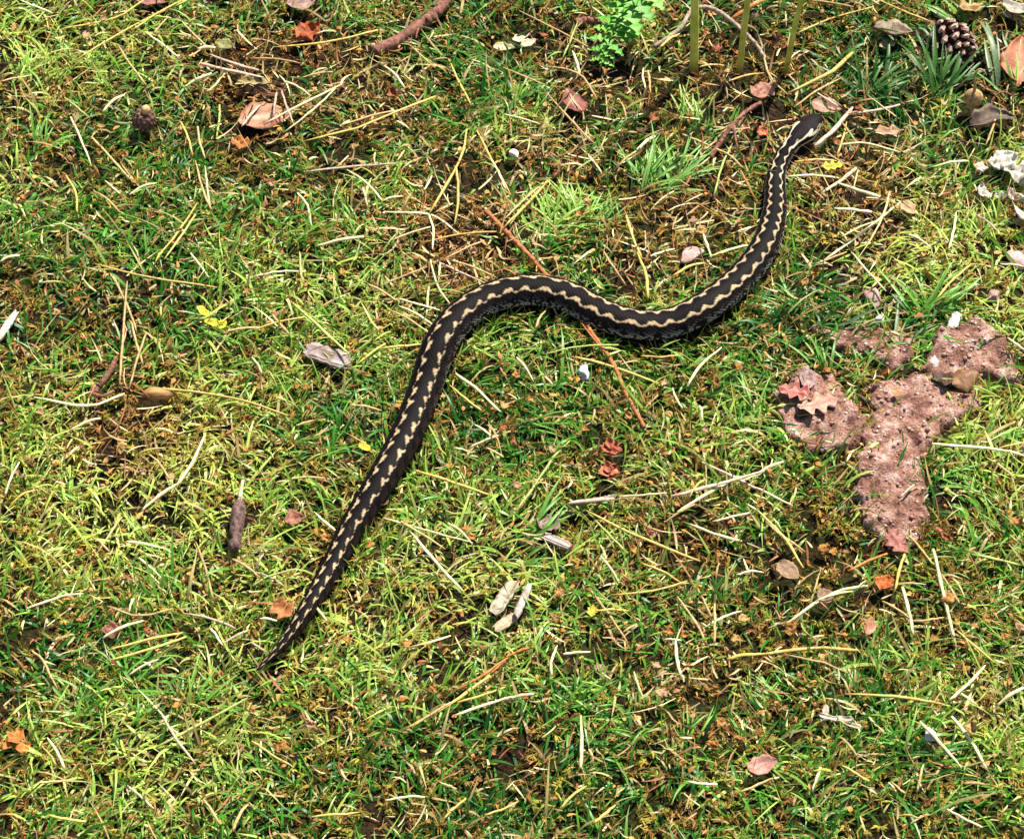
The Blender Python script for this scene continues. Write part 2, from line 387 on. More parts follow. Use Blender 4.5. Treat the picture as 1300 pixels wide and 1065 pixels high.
def needle(pts, width=1.0, colour='gold', z=None):
    p0, p1 = pts[0], pts[-1]
    zs = list(np.linspace(R.uniform(8, 16), R.uniform(8, 16), len(pts)) * MM) if z is None else [z * MM] * len(pts)
    wp = np.array([P(x, y, zz) for (x, y), zz in zip(pts, zs)])
    L = np.linalg.norm(wp[-1] - wp[0])
    if len(pts) == 2:
        mid = wp.mean(0); d = wp[1] - wp[0]; perp = np.array([-d[1], d[0], 0]) * R.uniform(-.04, .04)
        mid = mid + perp + np.array([0, 0, R.uniform(0, 2.5) * MM]); wp = np.vstack([wp[0], mid, wp[1]])
    path = smoothpath(wp, 9)
    path[:, :2] += (R.random((9, 2)) - .5) * .5 * MM
    if R.random() < .15: kk = int(R.integers(3, 7)); path[kk:] += (path[kk:] - path[kk]) @ np.array([[0, R.choice([-.25, .25]), 0], [R.choice([-.2, .2]), 0, 0], [0, 0, 0]])
    c = path[4].copy(); c[2] -= 2 * MM
    r = 0.86 * MM * width
    prof = r * np.array([.75, .95, 1, 1, 1, .98, .9, .75, .4]) * (1 + .3 * (R.random(9) - .5))
    if R.random() < .5: prof = prof[::-1]
    V, F = tube(path - c, prof, 6, flat=.75)
    o = obj('pine_needle' if width < 1.5 else 'dry_stalk', mesh('needle', V, F), M_straw[colour]); o.location = c
    if width < 1.5: tag(o, '%s %s pine needle near %s' % ('long' if L > .05 else 'short', ADJ[colour], near(c)), 'pine needle', 'pine needles scattered over the grass')
    else: tag(o, 'thick %s dry stalk near %s' % (ADJ[colour], near(c)), 'dry stalk', 'dry stalks scattered over the grass')
    return o
S1, S2 = 330 / 1065.0, 330 / 1049.0
TILES = {
 'A': (0, 0, S1, """225,125 470,75 590,0 g|305,250 540,110 770,0 g|540,125 740,5 g|80,0 200,70 p|745,90 870,215 t|600,135 730,235 p|480,180 600,350 t|630,140 690,70 t
 420,460 510,390 p 1.5|265,400 380,500 e|290,480 330,570 375,680 p|375,560 540,740 t|270,720 310,790 315,870 g|430,740 490,795 p|380,780 490,870 t|530,800 640,750 p|740,500 790,640 g|800,660 865,860 t
 840,680 862,855 p|640,1060 730,950 810,830 g|672,1062 740,970 800,880 g|810,520 840,650 t|755,360 860,290 p 1.6|885,570 900,430 e|990,520 1065,430 p|0,335 130,310 t|10,1060 80,1050 p|810,203 900,200 p 1.6|820,260 940,290 1080,318 k 1.7|860,225 960,262 1060,290 k 1.5"""),
 'B': (320, 0, S1, """90,195 300,175 515,125 g 1.2|0,240 200,260 t|200,320 330,295 t|55,505 200,430 370,345 p 1.2|130,545 250,450 340,365 p|140,335 240,395 p|210,580 500,510 770,455 g 1.2|360,515 700,445 t|210,705 400,685 590,670 k 1.2|390,695 470,750 535,825 p|535,822 620,805 p
 640,180 750,280 t|805,245 850,340 895,425 g|880,530 850,660 730,870 g 1.2|838,690 845,800 830,920 g 1.2|920,535 980,650 1060,800 g|970,640 1060,770 p|540,270 625,360 p|545,870 730,880 850,960 p|725,880 742,940 740,1020 p|570,985 730,930 p|260,1010 460,970 p 1.7
 700,995 850,960 1000,950 g|780,1065 950,985 t|185,790 225,840 245,930 p|100,380 88,480 k|120,370 170,510 k|455,770 475,850 p"""),
 'C': (640, 0, S1, """60,45 230,130 390,220 t|240,240 300,90 e|360,30 430,90 p|175,270 300,300 400,390 t|280,210 310,305 p 1.3|175,380 280,500 370,590 t|0,470 150,510 p|0,280 170,350 t|640,195 720,140 g 1.3|930,80 1065,0 o 2.4
 920,335 1065,300 g|800,275 900,270 t|430,515 500,480 t|480,420 500,500 t|540,620 615,560 p 1.6|450,700 540,620 t|430,555 560,545 t|290,700 410,625 e|345,640 400,710 p|0,930 100,830 180,740 g 1.5|0,900 160,750 t|500,885 530,980 565,1060 g 1.2|840,1055 1000,1005 p 1.3
 600,1050 700,1020 p|815,960 850,1060 p|730,550 850,600 t|870,610 980,690 t|970,700 1030,820 o|860,800 930,600 e|570,280 570,370 p|590,290 600,380 t"""),
 'D': (960, 0, S1, """135,380 280,310 420,235 g 2.0|155,440 350,320 t|380,465 480,455 590,430 k 1.3|240,600 320,530 395,440 k 2.2|160,140 300,80 480,30 g|30,230 60,320 130,390 t|200,0 400,30 t|500,0 600,45 715,90 g|120,725 340,730 p 1.2|270,790 340,745 410,690 p 1.8|330,750 515,810 p 1.8|320,855 480,880 p 1.5
 280,1065 440,950 590,830 p 1.3|350,970 490,905 p|620,960 720,1020 p|330,595 590,595 p|160,665 330,660 g 1.2|720,685 870,660 p|940,600 980,490 t|790,1020 820,870 p|900,880 990,950 k|240,375 330,430 k|420,600 350,500 t|330,640 370,500 g"""),
 'E': (0, 320, S1, """390,50 620,105 890,145 g 1.2|470,110 530,240 560,330 t|540,290 585,460 t|780,5 855,105 p|0,40 80,15 p 1.3|930,325 1065,310 t 1.2|635,45 665,0 g|140,595 360,630 510,580 p 1.3|285,730 410,675 p 1.3|840,745 790,860 720,960 p 1.4|580,1060 730,945 p 1.5|640,850 700,950 t|20,1000 80,860 p|40,1040 150,970 g|600,330 530,560 t|490,540 520,120 t"""),
 'F': (320, 320, S1, """10,100 220,80 p|195,0 205,130 t|0,320 215,265 g|70,245 150,335 t|175,215 290,320 400,420 e 1.3|430,460 545,375 g|525,395 700,390 g 1.2|525,140 720,60 t|730,30 760,140 815,220 p|740,30 960,130 k|800,30 1000,105 t|480,135 590,200 t|490,200 600,195 t|600,190 790,245 p|600,220 740,300 p|570,240 740,345 t|715,260 725,130 p
 400,625 530,650 t|480,270 520,320 t|835,500 940,570 1040,630 p 1.2|810,545 940,650 g|670,895 830,945 990,1000 g 1.3|890,800 1010,750 p|910,705 985,760 p|960,800 1030,840 t|150,930 300,925 t|0,430 40,500 p|180,710 250,690 t"""),
 'G': (640, 320, S1, """545,0 580,90 590,190 g 1.3|410,0 480,130 t|690,100 830,35 g 1.4|840,20 930,0 g|0,70 50,100 o|130,310 170,240 t|160,420 470,380 e|290,430 430,465 640,540 g 1.3|560,425 720,440 g|750,550 800,470 890,390 p 1.2|690,560 730,640 p|800,630 820,690 p|50,430 120,530 p|50,1060 150,920 250,760 e 1.2|690,1000 880,950 1065,895 k 1.6|710,1065 840,985 960,920 p 1.3|810,860 940,920 1065,985 k 1.3|260,1030 450,1010 k 2.0|470,1000 670,985 p|980,765 1060,830 t"""),
 'H': (960, 320, S1, """240,50 370,0 t|390,0 440,60 530,160 p|720,785 1000,810 1097,835 p 1.3|990,805 1097,780 g|940,840 1060,930 t|0,965 150,1040 p 1.2|0,910 110,860 p 1.3|740,190 800,120 880,50 g|1030,350 1097,400 p 1.2|370,860 400,810 p|590,1005 650,950 k|1000,50 1097,60 p"""),
 'I': (0, 640, S2, """0,380 60,420 t|110,420 330,350 p|430,410 570,455 700,455 t|740,440 950,500 k 1.2|415,540 580,470 p 1.2|430,590 600,545 730,520 g 1.2|440,630 620,580 750,535 g 1.2|520,690 640,625 p|370,130 440,190 t|510,150 660,180 p|560,215 660,290 p|790,150 830,260 860,380 t|940,220 1049,295 t|130,590 180,640 220,740 t|630,980 820,880 1000,780 e 1.2|655,850 790,1049 k
 190,940 260,1065 p 1.3|170,975 225,1050 g|520,440 540,380 p|850,500 900,570 p|900,560 1000,510 k|580,635 620,665 p"""),
 'J': (320, 640, S2, """530,55 700,105 890,155 p|630,100 740,230 850,350 p 1.2|600,70 780,180 t|790,75 890,160 p|0,270 130,330 k|10,270 45,200 k|0,330 150,245 e|250,30 350,120 p|30,460 100,470 p|0,560 60,600 k|620,905 800,805 960,690 g 1.3|820,750 930,690 1049,600 o 1.2|820,850 940,810 1049,775 p 1.2|830,800 1049,730 g|0,955 80,1010 170,1060 g|640,900 800,800 t|960,690 1049,590 o"""),
 'K': (640, 640, S2, """330,25 520,120 790,230 g 1.3|340,35 500,200 e|390,210 465,320 p|350,350 420,440 500,560 t|430,365 600,350 740,310 g|560,240 720,320 g|700,370 760,460 820,550 t|820,490 960,430 p|690,545 715,700 p 1.3|645,545 715,550 p|215,570 180,690 p|310,850 312,960 310,1065 p 1.3|0,620 120,565 o 1.4|0,790 120,765 k 1.4|240,605 350,595 p|750,80 850,120 960,150 p 1.3|640,80 770,0 t|840,70 990,35 p|850,400 850,560 t|780,340 840,460 t|980,0 1049,50 p|900,625 1049,610 g 1.5|965,220 990,280 p|940,285 1049,275 p|370,430 510,430 g"""),
 'L': (960, 640, S2, """0,20 100,120 210,240 g 1.2|40,70 180,210 t|110,490 270,380 440,310 p 1.3|240,390 390,350 p|370,270 460,225 530,200 o 1.3|0,610 230,580 410,590 g 1.6|120,605 370,660 t|715,180 750,340 810,580 p 1.5|590,335 615,430 635,530 p 1.5|560,350 600,200 g 1.2|610,120 710,240 g|510,390 620,460 t|620,470 760,475 t|745,280 820,400 t|800,500 880,570 960,640 g|360,765 560,775 750,805 g 1.3
 780,790 860,720 925,650 p 1.2|970,815 1081,740 p 1.5|660,875 740,960 830,1065 p 1.4|790,855 870,960 930,1065 p 1.4|870,200 1065,245 e 1.2|340,940 410,1020 t|820,760 890,810 p"""),
}
KEY = {'p': 'pale', 'g': 'gold', 't': 'tan', 'k': 'pinkish', 'o': 'orange', 'e': 'greenish'}
ncount = 0
for k, (ox, oy, sc, txt) in TILES.items():
    for e in txt.replace('\n', '|').split('|'):
        tk = e.split()
        if not tk: continue
        pts = []; colour = 'gold'; wd = 1.0
        for t_ in tk:
            if ',' in t_: x, y = t_.split(','); pts.append((ox + float(x) * sc, oy + float(y) * sc))
            elif t_ in KEY: colour = KEY[t_]
            else: wd = float(t_)
        needle(pts, wd, colour); ncount += 1
for i in range(22):                                   # the turf goes on below the photograph's edge
    x, y = R.uniform(0, 1300), R.uniform(985, 1060); a = R.uniform(0, math.pi); L = R.uniform(20, 60)
    needle([(x, y), (x + L * math.cos(a), y - L * math.sin(a) * .8)], R.choice([1, 1.2]), str(R.choice(['pale', 'gold', 'tan'])))
print('NEEDLES', ncount)

# leaves ------------------------------------------------------------
def leaf_geo(L, Wd, shape, seed, curl=0.1, cross=0.15, crumple=0.06, thick=0.4 * MM, c1=None, c2=None, rib=None, nu=24, nv=8):
    rg = np.random.default_rng(seed)
    u = np.linspace(0, 1, nu)
    if shape == 'oak': hw = np.sin(math.pi * np.clip(u, .0, 1) ** .85) ** .7 * (0.70 + 0.30 * np.cos(2 * math.pi * 3.6 * u + .4))
    elif shape == 'ovate': hw = np.sin(math.pi * u ** .8) ** .8
    elif shape == 'shard': hw = np.minimum(1, np.minimum(u * 3.5 + .12, (1 - u) * 3 + .1))
    elif shape == 'strip': hw = np.minimum(1, np.minimum(u * 9, (1 - u) * 9) + .2) * (0.85 + .25 * rg.random(nu))
    else: hw = np.sin(math.pi * u) ** .6
    wob = lambda k_, a_: 1 + a_ * (np.interp(u * k_, np.arange(k_ + 1), rg.random(k_ + 1)) - .5)
    ja = .9 if shape == 'shard' else .35
    hl = hw * wob(6, ja) * wob(13, .25); hr = hw * wob(6, ja) * wob(13, .25)
    v = np.linspace(-1, 1, nv + 1)
    U, Vv = np.meshgrid(u, v, indexing='ij')
    hwm = np.where(Vv < 0, hl[:, None], hr[:, None])
    x = (U - .5) * L + 0.05 * L * (rg.random() - .5) * Vv ** 2; y = Vv * hwm * Wd / 2 + 0.12 * L * (rg.random() - .5) * np.sin(U * math.pi)
    s1 = seed % 200
    z = curl * L * ((U - .5) * 2) ** 2 + cross * Wd * np.abs(Vv) ** 1.6 * hwm + crumple * L * (fbm(U * 3.5 + seed, Vv * 2.2 + seed, s1 % 40, 3) - .5) * 2
    z = z + 0.5 * MM * np.cos(2 * math.pi * (U * 7 - np.abs(Vv) * 1.6)) * (np.abs(Vv) > .05) * min(1, Wd / .02) * .5
    n = nu * (nv + 1); top = np.stack([x, y, z], -1).reshape(-1, 3); bot = top - [0, 0, thick]
    id_ = np.arange(n).reshape(nu, nv + 1)
    q = np.stack([id_[:-1, :-1], id_[1:, :-1], id_[1:, 1:], id_[:-1, 1:]], -1).reshape(-1, 4)
    F = [tuple(a) for a in q] + [tuple(a[::-1] + n) for a in q]
    rim = list(id_[:, 0]) + list(id_[-1, 1:]) + list(id_[::-1, -1][1:]) + list(id_[0, ::-1][1:-1])
    for a, b in zip(rim, rim[1:] + rim[:1]): F.append((a, b, b + n, a + n)[::-1])
    t = np.clip((fbm(U * 5 + seed * .7, Vv * 4, (seed + 3) % 40, 3) - .35) / .3, 0, 1).reshape(-1, 1)
    c = np.asarray(c1) * (1 - t) + np.asarray(c2) * t
    if rib is not None:
        k = np.exp(-(np.abs(Vv.reshape(-1, 1)) / .12) ** 2); c = c * (1 - k) + np.asarray(rib) * k
    return np.vstack([top, bot]), F, np.vstack([c, c])
M_leaf = mat_attr('dead_leaf', rough=.6, transl=.18, spec=.3, vary=.22, nscale=700, bump=.35, tcol=(1.1, .9, .7))
M_white = mat_attr('white_scrap', rough=.6, transl=.25, spec=.3, vary=.12, nscale=500, bump=.4, tcol=(1, 1, 1))
def leaf(name, label, cat, px, py, L, Wd, az, c1, c2, shape='ovate', z=7, curl=.1, cross=.15, crumple=.06, tilt=(0, 0), stalk=0, rib=None, seed=None, mat=None, press=.7, group=None):
    seed = int(R.integers(1, 9999)) if seed is None else seed
    p = P(px, py, z * MM)
    root = empty(name, tuple(p)) if stalk else None
    if mat is None and 'yellow' not in name: c1, c2 = np.asarray(c1) * (.78, .80, .72), np.asarray(c2) * (.74, .77, .68)
    V, F, c = leaf_geo(L * MM, Wd * MM, shape, seed, curl, cross, crumple, c1=c1, c2=c2, rib=rib)
    me = mesh('leaf_blade', V, F, c)
    rot = (math.radians(tilt[0]), math.radians(tilt[1]), math.radians(az))
    if root:
        b = obj('blade', me, mat or M_leaf, root); root.rotation_euler = rot
        path = smoothpath([(-L * .5 * MM - stalk * MM, stalk * .2 * MM, -1 * MM), (-L * .5 * MM - stalk * .4 * MM, 0, 1 * MM), (-L * .45 * MM, 0, curl * L * MM), (0, 0, .3 * MM), (L * .4 * MM, 0, curl * L * .7 * MM)], 12)
        tv, tf = tube(path, np.linspace(.9, .3, 12) * MM * max(.5, L / 30), 5)
        obj('stalk', mesh('stalk', tv, tf), M_straw['tan'], root)
        o = root
    else:
        o = obj(name, me, mat or M_leaf); o.location = p; o.rotation_euler = rot
    tag(o, label, cat, group)
    if press: clear(p, max(L, Wd) * .5 * MM * press, .9)
    return o
leaf('fallen_leaf', 'dark red fallen leaf with pale midrib lying in dry straw', 'leaf', 728, 130, 28, 17, 115, srgb(112, 46, 36), srgb(150, 84, 72), 'ovate', z=9, cross=.05, rib=srgb(224, 190, 150), stalk=6, tilt=(12, 0))
leaf('fallen_leaf', 'pinkish brown fallen leaf under crossing pale needles', 'leaf', 335, 150, 40, 28, 10, srgb(150, 88, 66), srgb(196, 140, 116), 'ovate', z=6, curl=.02, cross=.04, rib=srgb(214, 170, 140))
leaf('fallen_leaf', 'small folded tan leaf below the straw bundle', 'leaf', 322, 106, 26, 11, -5, srgb(150, 128, 82), srgb(196, 172, 120), 'oak', z=9, curl=.05, cross=.3)
leaf('fallen_leaf', 'small olive-green withered leaf above the straw bundle', 'leaf', 287, 58, 15, 10, -20, srgb(126, 124, 68), srgb(164, 156, 100), 'ovate', z=11)
leaf('fallen_leaf', 'crumpled red-orange dead leaf beside a golden needle', 'leaf', 392, 42, 22, 15, 40, srgb(140, 58, 24), srgb(196, 96, 48), 'shard', z=8, crumple=.2)
leaf('fallen_leaf', 'greyish pink dead leaf behind the red-orange crumpled one', 'leaf', 382, 6, 22, 15, 10, srgb(140, 104, 98), srgb(186, 152, 142), 'shard', z=8, crumple=.12)
leaf('fallen_leaf', 'pink-brown dead leaf strip under golden crossing needles', 'leaf', 195, 4, 26, 10, 5, srgb(136, 84, 78), srgb(180, 124, 112), 'shard', z=6)
leaf('fallen_leaf', 'orange-brown curled leaf at the foot of the pinkish leaf', 'leaf', 305, 182, 15, 10, -25, srgb(150, 78, 26), srgb(214, 132, 62), 'shard', z=8, crumple=.15)
leaf('fallen_leaf', 'pinkish brown dead leaf just beyond the snake\'s snout', 'leaf', 1050, 136, 24, 15, -15, srgb(142, 98, 82), srgb(192, 142, 122), 'ovate', z=9, rib=srgb(200, 160, 140), tilt=(8, 0))
leaf('fallen_leaf', 'reddish brown crumpled leaf at the top of the forked twig', 'leaf', 968, 116, 20, 16, 30, srgb(132, 78, 62), srgb(196, 136, 116), 'shard', z=10, crumple=.16)
leaf('fallen_leaf', "orange-pink crumpled leaf beside the snake's head", 'leaf', 968, 168, 10, 9, 30, srgb(186, 84, 58), srgb(220, 140, 104), 'shard', z=10, crumple=.2)
leaf('fallen_leaf', 'grey-brown folded leaf among tall dark grass', 'leaf', 1132, 42, 30, 20, -8, srgb(120, 98, 82), srgb(170, 146, 124), 'ovate', z=10, cross=.3, tilt=(-15, 0), rib=srgb(90, 66, 54))
leaf('fallen_leaf', 'pale brown leaf flake below the grey-brown folded leaf', 'leaf', 1126, 58, 13, 8, 20, srgb(150, 124, 96), srgb(196, 170, 134), 'shard', z=11)
leaf('fallen_leaf', 'large orange-brown leaf by the open pine cone', 'leaf', 1292, 78, 44, 30, 80, srgb(164, 86, 58), srgb(204, 128, 96), 'ovate', z=12, cross=.06, tilt=(10, -10), rib=srgb(190, 130, 100), stalk=8)
leaf('fallen_leaf', 'dark grey-brown curled leaf below the stalked acorn cup', 'leaf', 1262, 152, 36, 18, 12, srgb(84, 66, 56), srgb(146, 122, 104), 'ovate', z=9, cross=.35, curl=-.05, rib=srgb(70, 50, 42))
leaf('fallen_leaf', 'pale grey leaf end beyond the large orange-brown leaf', 'leaf', 1290, 12, 24, 14, -30, srgb(140, 128, 118), srgb(190, 178, 164), 'ovate', z=10)
leaf('fallen_leaf', 'cream brown curled leaf behind the open pine cone', 'leaf', 1232, 10, 20, 13, 10, srgb(150, 112, 66), srgb(204, 172, 118), 'shard', z=10, crumple=.15)
leaf('fallen_leaf', 'pale tan leaf scrap in dry yellow grass', 'leaf', 1153, 265, 15, 10, -55, srgb(178, 138, 96), srgb(214, 178, 138), 'ovate', z=11)
leaf('fallen_leaf', "pale pinkish leaf in straw below the snake's snout", 'leaf', 1128, 168, 22, 10, 5, srgb(160, 116, 88), srgb(204, 164, 132), 'shard', z=9, crumple=.14)
leaf('fallen_leaf', 'greyish brown round leaf by the soil clod tip', 'leaf', 1001, 725, 18, 13, -50, srgb(138, 104, 80), srgb(176, 140, 112), 'ovate', z=11, rib=srgb(120, 88, 66))
leaf('fallen_leaf', 'small grey-brown leaf over crossed pale needles', 'leaf', 1049, 757, 12, 11, 20, srgb(126, 94, 76), srgb(168, 132, 108), 'ovate', z=13)
leaf('fallen_leaf', 'pinkish two-lobed leaf scrap standing in grass', 'leaf', 1103, 795, 14, 9, 70, srgb(164, 104, 80), srgb(206, 148, 118), 'shard', z=12, tilt=(20, 0))
leaf('fallen_leaf', 'pink curled leaf at the tip of the long soil clod', 'leaf', 1138, 688, 24, 16, 120, srgb(146, 82, 74), srgb(192, 128, 116), 'oak', z=11, crumple=.12, rib=srgb(170, 100, 90))
leaf('fallen_leaf', 'bright orange dead leaf under the clod tip', 'leaf', 1122, 740, 13, 10, 60, srgb(170, 76, 20), srgb(214, 118, 50), 'shard', z=9, crumple=.18)
leaf('fallen_leaf', 'reddish pink leaf edge in short grass below the brown litter', 'leaf', 968, 972, 20, 14, 20, srgb(172, 112, 104), srgb(206, 152, 140), 'ovate', z=10)
leaf('fallen_leaf', 'crumpled red-brown leaf in the dark gap left of the golden needles', 'leaf', 142, 800, 14, 10, 10, srgb(108, 56, 46), srgb(160, 100, 88), 'shard', z=7, crumple=.2)
leaf('fallen_leaf', "orange-brown cupped leaf beside the snake's tail", 'leaf', 358, 775, 16, 14, -40, srgb(150, 84, 40), srgb(200, 130, 76), 'shard', z=9, crumple=.16)
leaf('fallen_leaf', 'dull pink leaf curl left of the lower snake body', 'leaf', 374, 660, 14, 9, 15, srgb(146, 88, 70), srgb(186, 126, 104), 'shard', z=9, crumple=.18)
for (x, y, L_) in ((20, 935, 12), (30, 948, 10), (10, 944, 8)):
    leaf('leaf_crumb', 'bright orange leaf crumb in a small heap on the lawn', 'leaf crumb', x, y, L_, L_ * .8, R.uniform(0, 180), srgb(176, 92, 30), srgb(216, 136, 66), 'shard', z=10, crumple=.15, group='orange leaf crumbs in a heap')
# pale chips of wood and bark
def chip(name, label, cat, px, py, L, Wd, Ht, az, c1, c2, z=7, tilt=0, seed=1, mat=None):
    nu, nv = 14, 6; rg = np.random.default_rng(seed)
    parts = []; u = np.linspace(-.5, .5, nu); an = np.arange(10) * 2 * math.pi / 10
    V = []
    prof = 1 + .22 * (rg.random(nu) - .5); prof[0] *= .72; prof[-1] *= .68
    NS = 18; an = np.arange(NS) * 2 * math.pi / NS; rj = rg.random(NS); e1, e2 = rg.random(NS) * .22, rg.random(NS) * .22
    for i, uu_ in enumerate(u):
        for j, a in enumerate(an):
            cx = np.sign(math.cos(a)) * abs(math.cos(a)) ** .5; cz = np.sign(math.sin(a)) * abs(math.sin(a)) ** .5
            g_ = 1 + .30 * (rj[j] - .5) + .10 * (rg.random() - .5)
            ex_ = (-e1[j] if i == 0 else e2[j] if i == nu - 1 else 0)
            V.append(((uu_ + ex_) * L * MM, cx * Wd / 2 * prof[i] * g_ * MM, (cz * Ht / 2 * prof[i] * g_) * MM))
    F = [(i * NS + j, i * NS + (j + 1) % NS, (i + 1) * NS + (j + 1) % NS, (i + 1) * NS + j) for i in range(nu - 1) for j in range(NS)]
    F += [tuple(range(NS))[::-1], tuple((nu - 1) * NS + j for j in range(NS))]
    V = np.array(V); t = np.clip((fbm(V[:, 0] * 200 + seed, V[:, 1] * 900 + 40, seed % 40, 3) - .35) / .3, 0, 1)[:, None]
    o = obj(name, mesh(name, V, F, (np.asarray(c1) * (1 - t) + np.asarray(c2) * t) * .72, smooth=False), mat or M_white)
    c1 = c2 = None; p = P(px, py, (z - 2.5 + Ht / 2) * MM); o.location = p; o.rotation_euler = (math.radians(8), math.radians(tilt), math.radians(az))
    tag(o, label, cat); clear(p, L * .45 * MM, .9)
    return o
chip('bark_chip', 'pinkish white ridged bark chip lying in green grass', 'bark chip', 416, 452, 26, 12, 5, -24, srgb(146, 118, 108), srgb(214, 192, 184), z=7, seed=5)
chip('wood_chip', 'broad creamy white wood chip beside a narrow one', 'wood chip', 640, 758, 22, 8.5, 4, 62, srgb(168, 150, 116), srgb(224, 212, 182), z=9, seed=7)
chip('wood_chip', 'narrow pinkish white wood chip beside the broad cream one', 'wood chip', 664, 762, 21, 5, 4, 70, srgb(168, 146, 128), srgb(222, 206, 190), z=10, seed=8)
chip('wood_chip', 'short tan wood chip at the foot of the cream chips', 'wood chip', 642, 790, 14, 6, 3, 40, srgb(190, 160, 122), srgb(226, 200, 160), z=9, seed=9)
chip('wood_chip', 'small square-ended pinkish wood chip below the grey leaf', 'wood chip', 706, 687, 15, 5.5, 4, -28, srgb(186, 160, 146), srgb(226, 204, 190), z=9, seed=10)
leaf('fallen_leaf', 'grey crumpled leaf above the small square-ended chip', 'leaf', 697, 664, 16, 13, 40, srgb(120, 96, 88), srgb(166, 140, 128), 'shard', z=8, crumple=.14)
chip('wood_chip', 'white curved bark sliver by long green grass', 'wood chip', 8, 415, 22, 5, 3, 68, srgb(196, 180, 160), srgb(236, 226, 212), z=9, seed=12)
# white scraps
for i, (x, y, L_, W_, az, lb) in enumerate([(1272, 205, 24, 18, 20, 'largest white papery scrap, crumpled, on the grass edge'), (1290, 222, 22, 14, -30, 'white papery scrap curled against the largest one'),
        (1250, 246, 15, 8, -70, 'narrow white papery scrap hanging from the largest one'), (1270, 250, 10, 6, 5, 'tiny white papery scrap below the largest one'), (1290, 248, 16, 6, -40, 'pale pinkish papery strip by the white scraps'), (1296, 272, 22, 5, -60, 'greenish white strip trailing from the white scraps'),
        (1244, 212, 10, 8, 60, 'small grey-white scrap left of the largest white one')]):
    leaf('papery_scrap', lb, 'scrap', x, y, L_, W_, az, srgb(160, 152, 134) if i < 4 else srgb(198, 176, 156), srgb(222, 216, 198) if i < 4 else srgb(232, 218, 196), 'shard', z=10, curl=.12, crumple=.32, mat=M_white)
leaf('petal', 'left cream petal of the broken pale blossom', 'petal', 640, 62, 17, 8, -5, srgb(170, 154, 108), srgb(220, 208, 168), 'ovate', z=9, mat=M_white)
leaf('petal', 'upper cream petal of the broken pale blossom', 'petal', 658, 50, 13, 9, 100, srgb(170, 154, 116), srgb(222, 212, 180), 'ovate', z=10, mat=M_white, tilt=(0, 15))
leaf('petal', 'right cream petal of the broken pale blossom', 'petal', 672, 56, 13, 8, 40, srgb(170, 154, 116), srgb(222, 212, 180), 'ovate', z=10, mat=M_white)
for x, y, lb, L_ in ((741, 472, None, 0), (1060, 912, 'white feathery wisp with a forked end on the lawn', 22), (1046, 906, 'short white sliver crossing the feathery wisp', 12), (1078, 918, 'thin pale sliver trailing from the feathery wisp', 16)):
    if lb: leaf('white_wisp', lb, 'wisp', x, y, L_, 3.5, -8 if L_ > 20 else (70 if L_ < 14 else -30), srgb(150, 136, 112), srgb(206, 196, 174), 'strip', z=12, mat=M_white, press=0)
# pebbles
def rock(name, label, cat, px, py, sx, sy, sz, c1, c2, z=4, seed=1, rough=.7, sub=3, amp=.25, group=None, nsc=300, press=1.0, az=None):
    bm = bmesh.new(); bmesh.ops.create_icosphere(bm, subdivisions=sub, radius=1)
    rg = np.random.default_rng(seed); dirs = rg.normal(size=(9, 3)); dirs /= np.linalg.norm(dirs, axis=1)[:, None]; cuts = .48 + .34 * rg.random(9)
    for v in bm.verts:
        p = np.array(v.co)
        for d, c in zip(dirs, cuts):
            k_ = p @ d
            if k_ > c: p = p - d * (k_ - c) * .96
        n_ = float(fbm(p[0] * 2.2 + seed, p[1] * 2.2 + p[2] * 3.1, seed % 40, 3)) - .5
        v.co = p * (1 + amp * n_ * 1.6)
    me = bpy.data.meshes.new(name); bm.to_mesh(me); bm.free()
    me.polygons.foreach_set('use_smooth', [True] * len(me.polygons))
    o = obj(name, me, mat_plain(name + '_stone', c1, c2, rough=rough, nscale=nsc / .02 * .02, bump=.5))
    sz *= .6; p = P(px, py, (z - 2 + sz * .4) * MM); o.location = p; o.scale = (sx * MM, sy * MM, sz * MM); o.rotation_euler = (0, 0, R.uniform(0, 3) if az is None else az)
    tag(o, label, cat, group)
    if press: clear(p, max(sx, sy) * MM * press)
    return o
rock('pebble', 'small bright white pebble below the snake and brown twig', 'pebble', 741, 472, 6.4, 5.4, 5, (.50, .52, .57), (.68, .70, .75), z=8, seed=21, nsc=2, amp=.9)
rock('stone', 'pale pink rounded stone above the snake', 'stone', 877, 325, 10.5, 7.5, 7, srgb(158, 118, 106), srgb(206, 172, 160), z=5, seed=4, nsc=3)
rock('stone', 'small cream stone by the dry straw', 'stone', 653, 196, 5, 4.4, 4.5, srgb(196, 174, 146), srgb(232, 214, 190), z=9, seed=5, nsc=3)
rock('stone', 'purplish pink stone above the bare soil', 'stone', 1109, 379, 10, 7, 7, srgb(150, 108, 100), srgb(192, 150, 142), z=5, seed=6, nsc=3)
rock('stone', 'flat mauve stone at the right lawn edge', 'stone', 1292, 330, 11, 8, 6, srgb(160, 124, 116), srgb(206, 176, 168), z=5, seed=7, nsc=3)
rock('stone', 'dull pink stone standing behind the right soil clod', 'stone', 1262, 376, 6, 5, 8, srgb(128, 96, 84), srgb(170, 136, 120), z=7, seed=8, nsc=3)
rock('pebble', 'white crystal-like pebble on the edge of the right clod', 'pebble', 1211, 408, 8, 4.5, 4.5, (.46, .40, .38), (.66, .60, .58), z=8, seed=9, nsc=3, press=0, amp=.6)
rock('pebble', 'white elongated pebble between the main clods', 'pebble', 1187, 460, 7, 4, 4, (.42, .35, .33), (.62, .55, .52), z=7.5, seed=10, nsc=3, press=0, amp=.6)
rock('pebble', 'small white pebble below the purplish pink stone', 'pebble', 1116, 402, 3.2, 3, 3, (.44, .40, .36), (.64, .60, .56), z=8, seed=13, nsc=3)
